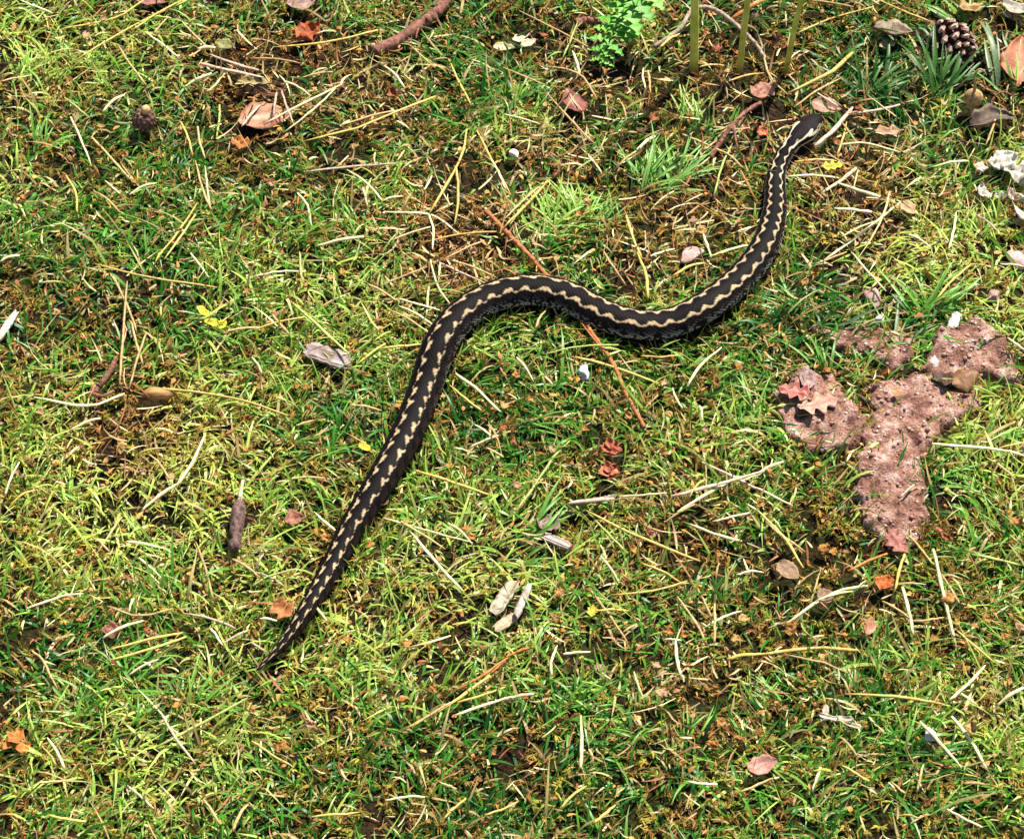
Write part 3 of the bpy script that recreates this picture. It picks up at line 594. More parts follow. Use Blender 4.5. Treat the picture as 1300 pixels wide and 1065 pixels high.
rock('pebble', 'white round pebble beside the lobed pink leaf', 'pebble', 1010, 550, 4, 3.5, 3.5, (.44, .40, .34), (.64, .60, .54), z=7, seed=14, nsc=3)
rock('pebble', 'white flower-like pebble on a thin pale needle', 'pebble', 1181, 932, 6, 5, 4, (.42, .40, .36), (.60, .58, .54), z=12, seed=15, nsc=3)

# the soil clods -------------------------------------------------------
def soil_mat():
    m = bpy.data.materials.new('pinkish_soil'); m.use_nodes = True; t = m.node_tree; b = t.nodes['Principled BSDF']
    b.inputs['Roughness'].default_value = .9; b.inputs['Specular IOR Level'].default_value = .15
    g_ = t.nodes.new('ShaderNodeNewGeometry')
    a = N(t, 'ShaderNodeTexNoise', Scale=90.0, Detail=7.0, Roughness=.65); f = N(t, 'ShaderNodeTexVoronoi', Scale=330.0)
    f2 = N(t, 'ShaderNodeTexNoise', Scale=700.0, Detail=4.0)
    for n in (a, f, f2): t.links.new(g_.outputs['Position'], n.inputs['Vector'])
    r = t.nodes.new('ShaderNodeValToRGB'); e = r.color_ramp.elements
    e[0].position = .36; e[0].color = (*srgb(88, 58, 48), 1); e[1].position = .66; e[1].color = (*srgb(184, 154, 140), 1)
    n2 = e.new(.5); n2.color = (*srgb(138, 100, 84), 1)
    t.links.new(a.outputs[0], r.inputs[0])
    hv = t.nodes.new('ShaderNodeHueSaturation'); mr = N(t, 'ShaderNodeMapRange'); mr.inputs[1].default_value = .3; mr.inputs[2].default_value = .75; mr.inputs[3].default_value = .5; mr.inputs[4].default_value = 1.45
    t.links.new(f2.outputs[0], mr.inputs[0]); t.links.new(mr.outputs[0], hv.inputs['Value']); t.links.new(r.outputs[0], hv.inputs['Color']); t.links.new(hv.outputs[0], b.inputs['Base Color'])
    bp = N(t, 'ShaderNodeBump', Strength=.9, Distance=.0016); mxx = t.nodes.new('ShaderNodeMath'); mxx.operation = 'ADD'
    t.links.new(a.outputs[0], mxx.inputs[0]); t.links.new(f2.outputs[0], mxx.inputs[1]); t.links.new(mxx.outputs[0], bp.inputs['Height']); t.links.new(bp.outputs[0], b.inputs['Normal'])
    return m
M_soil = soil_mat()
def poly_sd(x, y, poly):
    d = np.full(x.shape, 1e9); ins = np.zeros(x.shape, bool); n = len(poly)
    for i in range(n):
        a = poly[i]; b = poly[(i + 1) % n]; e = b - a
        k_ = np.clip(((x - a[0]) * e[0] + (y - a[1]) * e[1]) / (e @ e), 0, 1)
        d = np.minimum(d, np.hypot(x - a[0] - k_ * e[0], y - a[1] - k_ * e[1]))
        cr = ((a[1] > y) != (b[1] > y)) & (x < (b[0] - a[0]) * (y - a[1]) / (b[1] - a[1] + 1e-12) + a[0]); ins ^= cr
    return np.where(ins, d, -d)
SOIL = []
def clod(label, pts, H, seed, edge=6):
    h0 = H * MM * .8
    poly = np.array([P(x, y, h0)[:2] for x, y in pts])
    lo = poly.min(0) - .012; hi = poly.max(0) + .012; stp = 1.7 * MM
    xs = np.arange(lo[0], hi[0], stp); ys = np.arange(lo[1], hi[1], stp)
    X, Y = np.meshgrid(xs, ys, indexing='ij')
    d = poly_sd(X, Y, poly) + .003 + .009 * (fbm(X * 110, Y * 110, seed, 3) - .5) + .004 * (vnoise(X * 420, Y * 420, seed + 5) - .5)
    e = np.clip(d / (edge * MM), 0, 1); e = e * e * (3 - 2 * e)
    lump = fbm(X * 75 + seed, Y * 75, seed + 9, 4); fine = vnoise(X * 330, Y * 330, seed + 17)
    crack = np.abs(fbm(X * 42 + 9, Y * 42 + seed, seed + 21, 2) - .5)
    top = H * MM * (.80 + .8 * (lump - .5)) + 1.5 * MM * (fine - .5) + 1.0 * MM * (vnoise(X * 160, Y * 160, seed + 31) - .5) - 2.2 * MM * np.exp(-(crack / .010) ** 2) * (H > 6)
    Z = gz(X, Y) - .006 + e * (top + .006)
    keep = d > -.008; cell = keep[:-1, :-1] & keep[1:, :-1] & keep[1:, 1:] & keep[:-1, 1:]
    id_ = np.arange(X.size).reshape(X.shape)
    F = np.stack([id_[:-1, :-1], id_[1:, :-1], id_[1:, 1:], id_[:-1, 1:]], -1)[cell]
    used = np.unique(F); remap = np.zeros(X.size, int); remap[used] = np.arange(len(used))
    V = np.stack([X, Y, Z], -1).reshape(-1, 3)[used]
    c = np.array([poly[:, 0].mean(), poly[:, 1].mean(), 0]); c[2] = gz(c[0], c[1])
    o = obj('soil_clod', mesh('soil_clod', V - c, remap[F], smooth=True), M_soil); o.location = c
    tag(o, label, 'soil clod', 'lumps of bare pinkish soil'); SOIL.append((poly, H)); return o
tH = lambda pts: [(960 + x * 340 / 1097, 320 + y * 340 / 1097) for x, y in pts]
clod('small brown soil clod under the lobed pink oak leaf', tH([(95, 560), (180, 470), (320, 500), (430, 640), (455, 690), (400, 790), (210, 810), (100, 690)]), 10, 1, edge=4)
clod('largest pinkish brown soil clod with a long tongue', tH([(445, 530), (600, 495), (700, 480), (800, 500), (930, 520), (935, 640), (800, 690), (720, 775), (690, 850), (690, 1000)]) + [(1177, 646), (1174, 675), (1152, 698), (1128, 690), (1098, 660)] + tH([(400, 950), (425, 800), (440, 700), (470, 640)]), 8, 2)
clod('ridged pinkish soil clod with a pale pebble on its edge', tH([(735, 330), (800, 268), (900, 268), (1030, 320), (1055, 430), (1095, 470), (1095, 535), (1000, 530), (900, 500), (800, 560), (690, 500), (720, 380)]), 9, 3)
clod('thin layer of bare soil under grey-green grass blades', tH([(230, 310), (430, 290), (640, 330), (650, 440), (560, 480), (440, 410), (330, 385)]), 5, 4)
clod('pale pink crumbly soil spot at the right lawn edge', [(1283, 322), (1310, 318), (1312, 345), (1288, 342)], 5, 5)
leaf('fallen_leaf', 'pale pink lobed oak leaf lying on the small clod', 'leaf', 1040, 512, 30, 22, 15, srgb(196, 136, 118), srgb(224, 176, 160), 'oak', z=12, curl=.04, cross=.05, seed=77, rib=srgb(180, 112, 96), press=0)
leaf('fallen_leaf', 'red and pink crumpled leaf left of the pale oak leaf', 'leaf', 1008, 500, 26, 18, 160, srgb(176, 86, 74), srgb(210, 146, 138), 'oak', z=10, crumple=.14, seed=78, rib=srgb(150, 70, 60), press=.4)
leaf('fallen_leaf', 'mauve-grey upright leaf behind the red crumpled one', 'leaf', 1024, 482, 18, 12, 80, srgb(140, 104, 104), srgb(190, 158, 158), 'ovate', z=10, crumple=.1, tilt=(20, 0), press=0)
leaf('fallen_leaf', 'brown domed leaf on the shoulder of the ridged clod', 'leaf', 1226, 478, 22, 17, 30, srgb(124, 82, 56), srgb(166, 118, 84), 'ovate', z=13, cross=-.2, curl=-.08, press=0)
leaf('fallen_leaf', 'dark curled sheet painting the shade in the notch between the clods', 'leaf', 1196, 482, 16, 11, 150, srgb(66, 36, 34), srgb(104, 62, 56), 'shard', z=9, crumple=.15, press=0)  # dark sheet put in for the shadow left of the brown domed leaf
leaf('bud_scale', 'small orange bud scale on the largest soil clod', 'bud scale', 1138, 497, 6, 5, 80, srgb(190, 116, 60), srgb(222, 156, 100), 'ovate', z=12, press=0)

# twigs ---------------------------------------------------------------
def twig(name, label, pts, r0, r1, colour='brown', zs=None, branches=(), press=.0, mat=None):
    wp = np.array([P(x, y, (zs[i] if zs else 8) * MM) for i, (x, y) in enumerate(pts)])
    c = wp[len(wp) // 2].copy()
    n = 10 * len(pts); path = smoothpath(wp, n) + (R.random((n, 3)) - .5) * .0007
    rr = np.linspace(r0, r1, n) * MM * (1 + .22 * (R.random(n) - .5))
    V, F = tube(path - c, rr, 8); Mt = mat or M_straw[colour]
    if not branches:
        o = obj(name, mesh(name, V, F), Mt); o.location = c
    else:
        o = empty(name, tuple(c)); obj('stem', mesh('stem', V, F), Mt, o)
        for bp, br in branches:
            bw = smoothpath([P(x, y, z_ * MM) for x, y, z_ in bp], 9); V, F = tube(bw - c, np.linspace(br, br * .5, 9) * MM, 6); obj('side_branch', mesh('side_branch', V, F), Mt, o)
    tag(o, label, 'twig')
    if press:
        for p in wp: clear(p, press * MM)
    return o
M_bark = mat_plain('bark_red', srgb(92, 52, 40), srgb(160, 108, 88), rough=.8, nscale=380, bump=.7)
M_bark2 = mat_plain('bark_orange', srgb(120, 66, 32), srgb(186, 116, 66), rough=.7, nscale=420, bump=.6)
M_bark3 = mat_plain('bark_grey', srgb(110, 90, 74), srgb(178, 158, 134), rough=.8, nscale=420, bump=.6)
twig('stick', 'thick brown bent stick with a broken end by the grass', [(474, 66), (505, 52), (535, 30), (556, 15), (575, -12)], 4.8, 4.2, zs=[6, 8, 9, 9, 9], mat=M_bark, press=8, branches=[([(534, 32, 10), (530, 40, 11), (528, 50, 9)], 1.2)])
twig('twig', 'long reddish brown twig passing under the snake', [(616, 268), (650, 302), (690, 345), (728, 392), (752, 424), (778, 462), (795, 500), (818, 543)], 1.9, 1.5, zs=[9, 9, 6, 3, 8, 9, 9, 8], mat=M_bark2, branches=[([(770, 450, 10), (755, 432, 11), (738, 410, 9)], .8), ([(745, 415, 9), (752, 410, 10)], .8)])
twig('twig', 'pinkish brown forked twig leaning by the fresh green tuft', [(902, 200), (915, 180), (928, 162), (946, 143), (966, 130)], 1.9, 1.5, zs=[5, 9, 12, 13, 12], mat=M_bark, branches=[([(932, 160, 13), (934, 178, 11), (936, 188, 9), (930, 190, 8)], 1.1)], press=4)
twig('twig', 'pale grey curved twig crossing behind the green stems', [(830, 60), (862, 38), (880, 12), (905, 12), (930, 28), (958, 55), (972, 75)], 1.8, 1.6, zs=[9, 12, 14, 14, 13, 11, 9], mat=M_bark3)
twig('twig', 'dark broken twig stub left of the stalked bud', [(120, 500), (128, 488), (138, 474), (147, 456)], 2.2, 1.6, zs=[7, 10, 13, 15], mat=M_bark, branches=[([(118, 500, 8), (130, 503, 9), (145, 496, 9)], 1.8)])
twig('twig', 'thin pinkish grey twig beneath the red-orange bud scales', [(722, 641), (760, 634), (780, 630)], 1.8, 1.4, zs=[9, 10, 10], mat=M_bark3)
twig('twig', 'flat brown bark strip in shade by the lobed leaf', [(728, 30), (745, 26), (762, 28)], 3.2, 2.6, zs=[6, 7, 7], mat=M_bark, press=5)
# bud on a long stalk
rt = empty('stalked_bud', tuple(P(200, 500, 6 * MM)))
tag(rt, 'brown ribbed bud on a long golden stalk lying on moss', 'bud')
clear(P(200, 500), .012)
o_ = np.array(rt.location)
pth = smoothpath([P(180, 502, .010), P(190, 500, .011), P(202, 500, .011), P(214, 500, .010), P(224, 501, .009)], 14)
V, F = tube(pth - o_, np.array([1.2, 2.4, 3.4, 4.1, 4.5, 4.6, 4.5, 4.2, 3.8, 3.3, 2.8, 2.2, 1.6, 1.0]) * MM, 12)
obj('bud', mesh('bud', V, F), mat_plain('bud_brown', srgb(112, 72, 40), srgb(190, 140, 84), rough=.7, nscale=260, bump=.8, stretch=(.3, 1.6, 1)), rt)
V, F = tube(smoothpath([P(205, 494, .014), P(250, 498, .013), P(310, 509, .012), P(366, 528, .009)], 16) - o_, np.linspace(1.1, .8, 16) * MM, 6)
obj('stalk', mesh('stalk', V, F), M_straw['gold'], rt)
# grey woody bud
rt = empty('woody_bud', tuple(P(303, 660, 5 * MM))); tag(rt, 'grey-purple woody bud stub with a pale stalk tip', 'bud')
clear(P(303, 660), .014); o_ = np.array(rt.location)
pth = smoothpath([P(297, 698, .009), P(299, 684, .010), P(301, 664, .011), P(304, 646, .011), P(305, 634, .011)], 14)
V, F = tube(pth - o_, np.array([2.6, 4.0, 4.4, 3.2, 3.0, 3.9, 4.0, 4.3, 5.2, 4.6, 4.5, 3.2, 2.4, 1.5]) * MM, 14)
V = V + (V - V.mean(0)) * 0 + np.random.default_rng(4).normal(0, .6 * MM, V.shape) + np.repeat(np.random.default_rng(5).normal(0, .5 * MM, (1, 14, 1)), 14, 0).reshape(-1, 1) * np.array([1, .3, 1])
obj('bud', mesh('bud', V, F), mat_plain('bud_grey', srgb(58, 40, 36), srgb(140, 108, 98), rough=.75, nscale=330, bump=.8), rt)
V, F = tube(smoothpath([P(304, 638, .012), P(306, 624, .013), P(308, 610, .014)], 7) - o_, np.linspace(1.7, 1.0, 7) * MM, 7)
obj('stalk_tip', mesh('stalk_tip', V, F), M_straw['pale'], rt)
# round dark cone
def small_cone():
    c = P(183, 152, 0.014); rt = empty('round_cone', tuple(c)); tag(rt, 'small round dark brown cone with a pale stalk end', 'cone'); clear(c, .012)
    mk = mat_plain('cone_dark', srgb(70, 44, 34), srgb(128, 92, 74), rough=.7, nscale=500, bump=.5)
    bm = bmesh.new(); bmesh.ops.create_icosphere(bm, subdivisions=3, radius=8.2 * MM); me = bpy.data.meshes.new('core'); bm.to_mesh(me); bm.free(); obj('core', me, mk, rt)
    prt = []
    for k_ in range(70):
        zc = 1 - 2 * (k_ + .5) / 70; a = k_ * 2.39996; r_ = math.sqrt(1 - zc * zc)
        n_ = np.array([r_ * math.cos(a), r_ * math.sin(a), zc]); up = np.array([0, 0, 1.0]); t1 = np.cross(up, n_); t1 /= np.linalg.norm(t1) + 1e-9; t2 = np.cross(n_, t1)
        ce = n_ * 8.3 * MM; s_ = 1.75 * MM
        V = [ce + t1 * s_, ce + t2 * s_ * .8 + n_ * .4 * MM, ce - t1 * s_, ce - t2 * s_ * 1.2 + n_ * 1.0 * MM, ce + n_ * 1.1 * MM]
        prt.append((V, [(0, 1, 4), (1, 2, 4), (2, 3, 4), (3, 0, 4)]))
    V, F = join(prt); s = obj('scales', mesh('scales', V, F, smooth=False), mk, rt); s['kind'] = 'stuff'
    V, F = tube([(0, 3 * MM, 7 * MM), (.5 * MM, 5 * MM, 9.5 * MM), (0, 6 * MM, 11 * MM)], [3.6 * MM, 3.2 * MM, 2.2 * MM], 8); obj('stalk_end', mesh('stalk_end', V, F), M_straw['tan'], rt)
    rt.rotation_euler = (.5, .2, .4)
small_cone()
# open pine cone
def pine_cone():
    c = P(1207, 52, .010); rt = empty('pine_cone', tuple(c)); tag(rt, 'open brown pine cone with pale-tipped scales among dark grass', 'pine cone'); clear(c, .018)
    for dx in (-.016, .016): clear(c + np.array([dx * .5, -dx, 0]), .02)
    mk = mat_plain('cone_core', srgb(60, 34, 26), srgb(100, 64, 50), rough=.8, nscale=400, bump=.6)
    mt = mat_plain('cone_tip', srgb(150, 116, 96), srgb(206, 178, 156), rough=.7, nscale=700, bump=.4)
    V, F = tube(np.array([(0, 0, t_) for t_ in np.linspace(-19, 19, 9)]) * MM, np.array([3, 6, 7.5, 8, 8, 7.5, 6, 4, 1.5]) * MM, 10); obj('core', mesh('core', V, F), mk, rt)
    def sc_mesh(s):
        V = np.array([(-1.6, 0, 0), (1.6, 0, 0), (3.4, 7.5, 1.6), (-3.4, 7.5, 1.6), (0, 10, 2.6), (-1.6, 0, -1.2), (1.6, 0, -1.2), (3.2, 7.5, -.6), (-3.2, 7.5, -.6), (0, 9.6, -.2)]) * MM * s
        return mesh('cone_scale', V, [(0, 1, 2, 4, 3), (9, 7, 6, 5, 8), (0, 5, 6, 1), (1, 6, 7, 2), (2, 7, 9, 4), (4, 9, 8, 3), (3, 8, 5, 0)], smooth=False)
    sm_ = sc_mesh(1.0); sm_.materials.append(mk)
    V = np.array([(-3.0, 8.6, 2.0), (3.0, 8.6, 2.0), (3.3, 9.4, .6), (0, 11.4, 1.0), (-3.3, 9.4, .6), (0, 10.4, 3.3), (0, 9.6, -.6)]) * MM
    tm = mesh('scale_tip', V, [(0, 1, 5), (1, 2, 3, 5), (0, 5, 3, 4), (4, 3, 6), (3, 2, 6)], smooth=False); tm.materials.append(mt)
    n = 44
    for k_ in range(n):
        t_ = k_ / (n - 1); a = k_ * 2.39996; z_ = (-17 + 34 * t_) * MM; sc_ = .55 + .6 * math.sin(math.pi * (.12 + .8 * t_)) * (1.08 - .25 * t_); rr_ = (3 + 4 * math.sin(math.pi * (.1 + .8 * t_))) * MM
        o = obj('cone_scale', sm_, None, rt); tip = obj('scale_tip', tm, None, o)
        M_ = Matrix.Translation((rr_ * math.cos(a), rr_ * math.sin(a), z_)) @ Matrix.Rotation(a - math.pi / 2, 4, 'Z') @ Matrix.Rotation(math.radians(12 + 55 * t_), 4, 'X') @ Matrix.Scale(sc_, 4)
        o.matrix_local = M_
    rt.rotation_euler = (Matrix.Rotation(math.radians(-58), 3, 'Z') @ Matrix.Rotation(math.radians(80), 3, 'Y')).to_euler()
pine_cone()
# stalked acorn cup
def acorn():
    c = P(1236, 124, .016); rt = empty('acorn_cup', tuple(c)); tag(rt, 'tan acorn cup with a thin hooked stalk by a dark leaf', 'acorn cup'); clear(c, .014)
    prof = [(0, 8), (2, 7.4), (4.5, 5.4), (6.8, 2.0), (7.4, -2.0), (6.8, -2.6), (5.5, 0), (3, 3), (0, 4)]
    V = []; F = []
    for r_, z_ in prof:
        for j in range(16): a = j * math.pi / 8; V.append((r_ * math.cos(a) * MM, r_ * math.sin(a) * MM, z_ * MM))
    for i in range(len(prof) - 1):
        for j in range(16): F.append((i * 16 + j, (i + 1) * 16 + j, (i + 1) * 16 + (j + 1) % 16, i * 16 + (j + 1) % 16))
    obj('cup', mesh('cup', np.array(V), F), mat_plain('cup_tan', srgb(120, 88, 52), srgb(186, 150, 98), rough=.7, nscale=420, bump=.6), rt)
    V, F = tube(smoothpath(np.array([(0, 0, 7), (.5, 2, 13), (0, 4, 20), (2.5, 6, 25), (6, 6, 24.5), (9, 4, 20)]) * MM, 16), np.linspace(1.2, .6, 16) * MM, 6)
    obj('stalk', mesh('stalk', V, F), M_straw['tan'], rt)
    rt.rotation_euler = (.15, -.1, .1)
acorn()
twig('hooked_twig', 'hooked reddish dry stem above the dark curled leaf', [(1257, 138), (1262, 124), (1274, 117), (1284, 122)], .9, .6, zs=[10, 15, 17, 12], mat=M_bark)

# green stems of bracken ------------------------------------------------
M_stem = mat_plain('stem_green', srgb(160, 160, 54), srgb(204, 198, 92), rough=.45, nscale=120, bump=.2, spec=.4)
M_frond = mat_plain('frond_green', srgb(64, 100, 30), srgb(112, 150, 56), rough=.55, nscale=200, bump=.2, transl=.25)
for i, (x, y, r_, lean, h_, lb) in enumerate([(880, 96, 5.4, (-.010, .01), .21, 'stout olive-green stem rising beside the bright lobed leaf'), (938, 97, 4.1, (.006, .01), .19, 'middle slim green stem rising between two other stems'), (997, 100, 3.8, (.016, .01), .17, 'slim green stem rising from straw near the dark grass')]):
    c = P(x, y, -.004); rt = empty('bracken_stem', tuple(c)); tag(rt, lb, 'stem', 'green bracken stems'); clear(c, .006)
    zz = np.linspace(0, h_, 14); path = np.stack([lean[0] * (zz / h_) ** 1.5 * 1.2, lean[1] * zz / h_, zz], -1)
    V, F = tube(path, np.linspace(r_ * .62, r_ * .42, 14) * MM * (1 + .05 * np.sin(zz * 160)), 10); obj('stem', mesh('stem', V, F), M_stem, rt)
    hook = []
    for k_ in range(22):
        a = k_ / 21 * 4.6; rr_ = .011 * (1 - .75 * k_ / 21); hook.append((path[-1][0] + .011 - rr_ * math.cos(a), path[-1][1], h_ + rr_ * math.sin(a)))
    V, F = tube(hook, np.linspace(r_ * .42, r_ * .2, 22) * MM, 8); obj('crozier', mesh('crozier', V, F), M_frond, rt)

# bright green lobed leaf --------------------------------------------------
def lobed_leaf(name, label, pts, lobes, cols):
    mt = mat_attr('lobed_' + name, rough=.5, transl=.35, vary=.15, nscale=500)
    wp = np.array([P(x, y, z_ * MM) for x, y, z_ in pts]); c = wp[-1].copy(); c[2] -= .01
    rt = empty(name, tuple(c)); tag(rt, label, 'leaf')
    path = smoothpath(wp, 30)
    V, F = tube(path - c, np.linspace(1.5, .6, 30) * MM, 6); obj('rachis', mesh('rachis', V, F, np.tile(cols[1] * 1.15, (len(V), 1))), mt, rt)
    for t_, side, L_, w_, back in lobes:
        i = int(t_ * 28); p = path[i]; d = path[i + 1] - path[i]; d /= np.linalg.norm(d)
        sv = np.cross(d, [0, 0, 1.0]) * side; sv /= np.linalg.norm(sv); dr = sv * math.cos(back) + d * math.sin(back); cr_ = np.cross([0, 0, 1.0], dr)
        nu = 19; V = []; F = []; rg = np.random.default_rng(int(t_ * 1000) + int(side))
        for k_ in range(nu):
            u = k_ / (nu - 1); hw = w_ * (1 - u) ** .55 * (.25 + .75 * (1 - (u * 3.2) % 1.0)) * MM + (1.2 * MM if k_ == 0 else 0)
            z_ = (-L_ * .12 * u * u + rg.uniform(-.4, .4)) * MM; ce = p - c + dr * u * L_ * MM + np.array([0, 0, z_])
            V += [ce + cr_ * hw + np.array([0, 0, .8 * MM]), ce, ce - cr_ * hw + np.array([0, 0, .8 * MM])]
        for k_ in range(nu - 1):
            b = k_ * 3; F += [(b, b + 3, b + 4, b + 1), (b + 1, b + 4, b + 5, b + 2)]
        n = len(V); V = np.array(V); V2 = V - np.array([0, 0, .35 * MM]); F2 = [tuple(q + n for q in f[::-1]) for f in F]
        cc = cols[0] + (cols[1] - cols[0]) * rg.random()
        obj('leaflet', mesh('leaflet', np.vstack([V, V2]), F + F2, np.tile(cc, (2 * n, 1))), mt, rt)
LB = []
for k_ in range(9):
    t_ = .05 + .9 * k_ / 8; ln = np.interp(t_, [0, .25, .6, 1], [25, 27, 20, 8]); LB += [(t_, 1, ln * random.uniform(.85, 1.1), 6.4 * ln / 14, .35), (min(t_ + .03, .97), -1, ln * random.uniform(.85, 1.1), 6.4 * ln / 14, .35)]
lobed_leaf('lobed_leaf', 'bright green deeply lobed leaf arching down into dry litter', [(826, -22, 46), (808, 2, 42), (792, 18, 36), (780, 37, 29), (767, 62, 20), (763, 84, 13)], LB, (srgb(92, 160, 44), srgb(142, 200, 84)))
LB2 = [(t_, s_, 9, 3, .4) for t_ in (.1, .35, .6, .85) for s_ in (1, -1)]
lobed_leaf('lobed_leaf', 'small bright green leaf tip left of the larger lobed leaf', [(734, -26, 34), (729, -8, 28), (724, 8, 20), (722, 14, 15)], LB2, (srgb(58, 116, 34), srgb(100, 156, 64)))
# yellow sprig
for i, (x, y, L_, az) in enumerate([(258, 397, 13, -50), (272, 410, 14, -10), (283, 412, 9, 70)]):
    leaf('yellow_leaf', ['upper yellow leaf of the sprig in green grass', 'middle yellow leaf of the sprig in green grass', 'lowest yellow leaf of the sprig in green grass'][i], 'leaf', x, y, L_, 6, az, srgb(176, 160, 26), srgb(216, 206, 62), 'ovate', z=14, press=0)
leaf('yellow_leaf', 'yellow-green leaf lying on straw below the snake\'s snout', 'leaf', 1056, 212, 17, 9, 8, srgb(166, 160, 40), srgb(204, 200, 76), 'oak', z=12, press=.3)
leaf('yellow_leaf', 'yellow leaf scrap in the lawn right of the golden needle', 'leaf', 752, 776, 9, 6, 80, srgb(180, 150, 30), srgb(216, 196, 60), 'shard', z=11, press=0)
leaf('yellow_leaf', "yellow leaf scrap left of the snake's lower body", 'leaf', 463, 568, 10, 5, -40, srgb(190, 160, 30), srgb(222, 200, 60), 'shard', z=11, press=0)
# red-orange bud clusters
for (x, y, lb) in ((776, 574, 'upper'), (773, 603, 'lower')):
    c = P(x, y, .012); rt = empty('bud_cluster', tuple(c)); tag(rt, '%s red-orange cluster of bud scales on the grass' % lb, 'bud cluster'); clear(c, .008)
    for k_ in range(7):
        V, F, cc = leaf_geo(9 * MM, 5.5 * MM, 'shard', 300 + k_ + int(x), .15, .3, .15, c1=srgb(150, 66, 40), c2=srgb(190, 120, 86), nu=9, nv=4)
        s = obj('scale', mesh('scale', V, F, cc), M_leaf, rt); a = k_ * 2.4
        s.location = (4.0 * math.cos(a) * MM, 4.0 * math.sin(a) * MM, (k_ * .7) * MM); s.rotation_euler = (R.uniform(-.3, .3), -.5, a)
# scraps of dead leaf ----------------------------------------------------
FR = {'orange-brown': (srgb(140, 84, 32), srgb(206, 148, 72)), 'red-brown': (srgb(122, 62, 36), srgb(184, 108, 66)), 'pinkish': (srgb(150, 108, 78), srgb(206, 164, 126)), 'tan': (srgb(160, 116, 62), srgb(214, 172, 108)), 'dark brown': (srgb(70, 44, 30), srgb(116, 80, 56))}
FK = {'o': 'orange-brown', 'r': 'red-brown', 'k': 'pinkish', 't': 'tan', 'd': 'dark brown'}
frs = """273,35,9,o|110,45,12,k|130,25,9,k|500,118,11,r|608,92,11,r|588,120,7,o|345,235,9,k|338,228,6,r|380,270,8,o|505,516,10,o|638,543,10,r|825,675,11,r|655,615,10,k|598,258,9,o|632,258,9,o|643,262,8,o|480,95,7,o|620,285,9,k
890,292,12,t|880,280,9,k|870,262,9,d|1025,205,9,o|1036,235,11,o|1032,295,9,o|1140,265,8,t|105,786,10,o|186,800,9,r|415,682,12,o|470,692,11,o|275,900,8,t|320,900,9,o|357,946,11,o|395,920,9,k|440,812,10,o|516,818,10,o|551,873,9,o|513,889,11,o
592,670,10,o|598,682,8,o|625,728,9,o|640,728,9,o|708,752,11,o|804,700,9,o|849,800,12,o|870,806,7,o|762,848,11,k|840,880,12,k|860,878,9,k|834,845,9,k|905,945,12,o|937,934,11,o|915,917,10,o|880,908,8,t|935,812,12,t|945,785,11,t|865,965,9,o
1010,823,10,o|1125,862,11,o|1045,833,9,t|1005,798,12,o|1000,690,12,o|1046,695,11,o|1058,700,9,o|1215,788,10,o|1255,785,11,o|1278,808,9,o|1204,758,12,o|1186,810,9,o|1235,925,13,t|1245,905,9,k|1290,662,12,o|1278,650,9,o|1295,795,11,k|1200,680,11,r|1190,672,9,r|1280,865,8,t
98,380,9,o|72,395,9,t|155,568,13,t|85,580,11,t|52,525,11,k|110,535,9,t|135,585,10,t|180,600,9,k|216,605,10,k|375,490,10,o|390,492,9,o|420,352,10,t|435,345,9,o|350,400,9,k|330,352,8,k|528,478,10,r|570,590,8,o|100,700,9,o|85,760,8,o|170,785,7,o|240,905,8,t|225,895,11,o
555,330,8,t|585,335,9,o|600,320,9,k|540,365,8,t|735,272,10,o|745,255,10,t|742,545,8,o|797,527,9,o|858,508,9,t|850,525,9,t|935,465,9,o|910,485,9,o|843,488,12,k|895,545,8,k|700,570,9,k|738,590,9,k|650,560,8,r|640,515,10,t|655,475,9,o|860,640,9,o|965,640,9,o|1040,590,9,o|1050,470,9,o|1022,360,10,o|1035,345,9,o|1020,420,6,t
830,150,11,r|815,165,11,d|690,45,9,r|700,80,10,o|770,90,11,o|790,75,10,r|800,60,9,o|740,225,9,o|670,210,9,o|910,60,12,r|895,40,11,o|945,60,10,d|1075,215,9,o|1090,140,10,r|1100,150,11,o|1060,180,9,r|1165,65,7,k|1180,30,9,k|960,20,10,d|1010,40,9,d|1195,190,9,d|1220,180,9,d|1290,110,10,k
30,250,9,o|45,270,8,o|90,190,9,k|160,195,9,o|235,145,8,o|225,125,8,o|170,230,9,o|80,150,7,t|60,130,8,o|128,160,9,t|20,35,9,t|430,35,8,o|455,10,7,o|520,110,8,o|530,120,9,r|420,180,9,k|450,185,9,t|430,230,8,t|490,335,8,t|30,605,9,k|20,600,8,k"""
for e in frs.replace('\n', '|').split('|'):
    x, y, L_, kk = e.split(','); x, y, L_ = float(x), float(y), float(L_); nm = FK[kk]; c = FR[nm]
    leaf('leaf_scrap', 'curled %s leaf scrap near %s' % (nm, near(P(x, y))), 'leaf scrap', x, y, L_ * R.uniform(.62, .85), L_ * R.uniform(.38, .62), R.uniform(0, 360), c[0], c[1], str(R.choice(['shard', 'ovate', 'ovate'])), z=R.uniform(8, 13), curl=R.uniform(-.2, .3), cross=R.uniform(-.2, .5), crumple=.22, tilt=(R.uniform(-25, 25), R.uniform(-25, 25)), press=.35, group='scraps of dead leaf on the lawn')

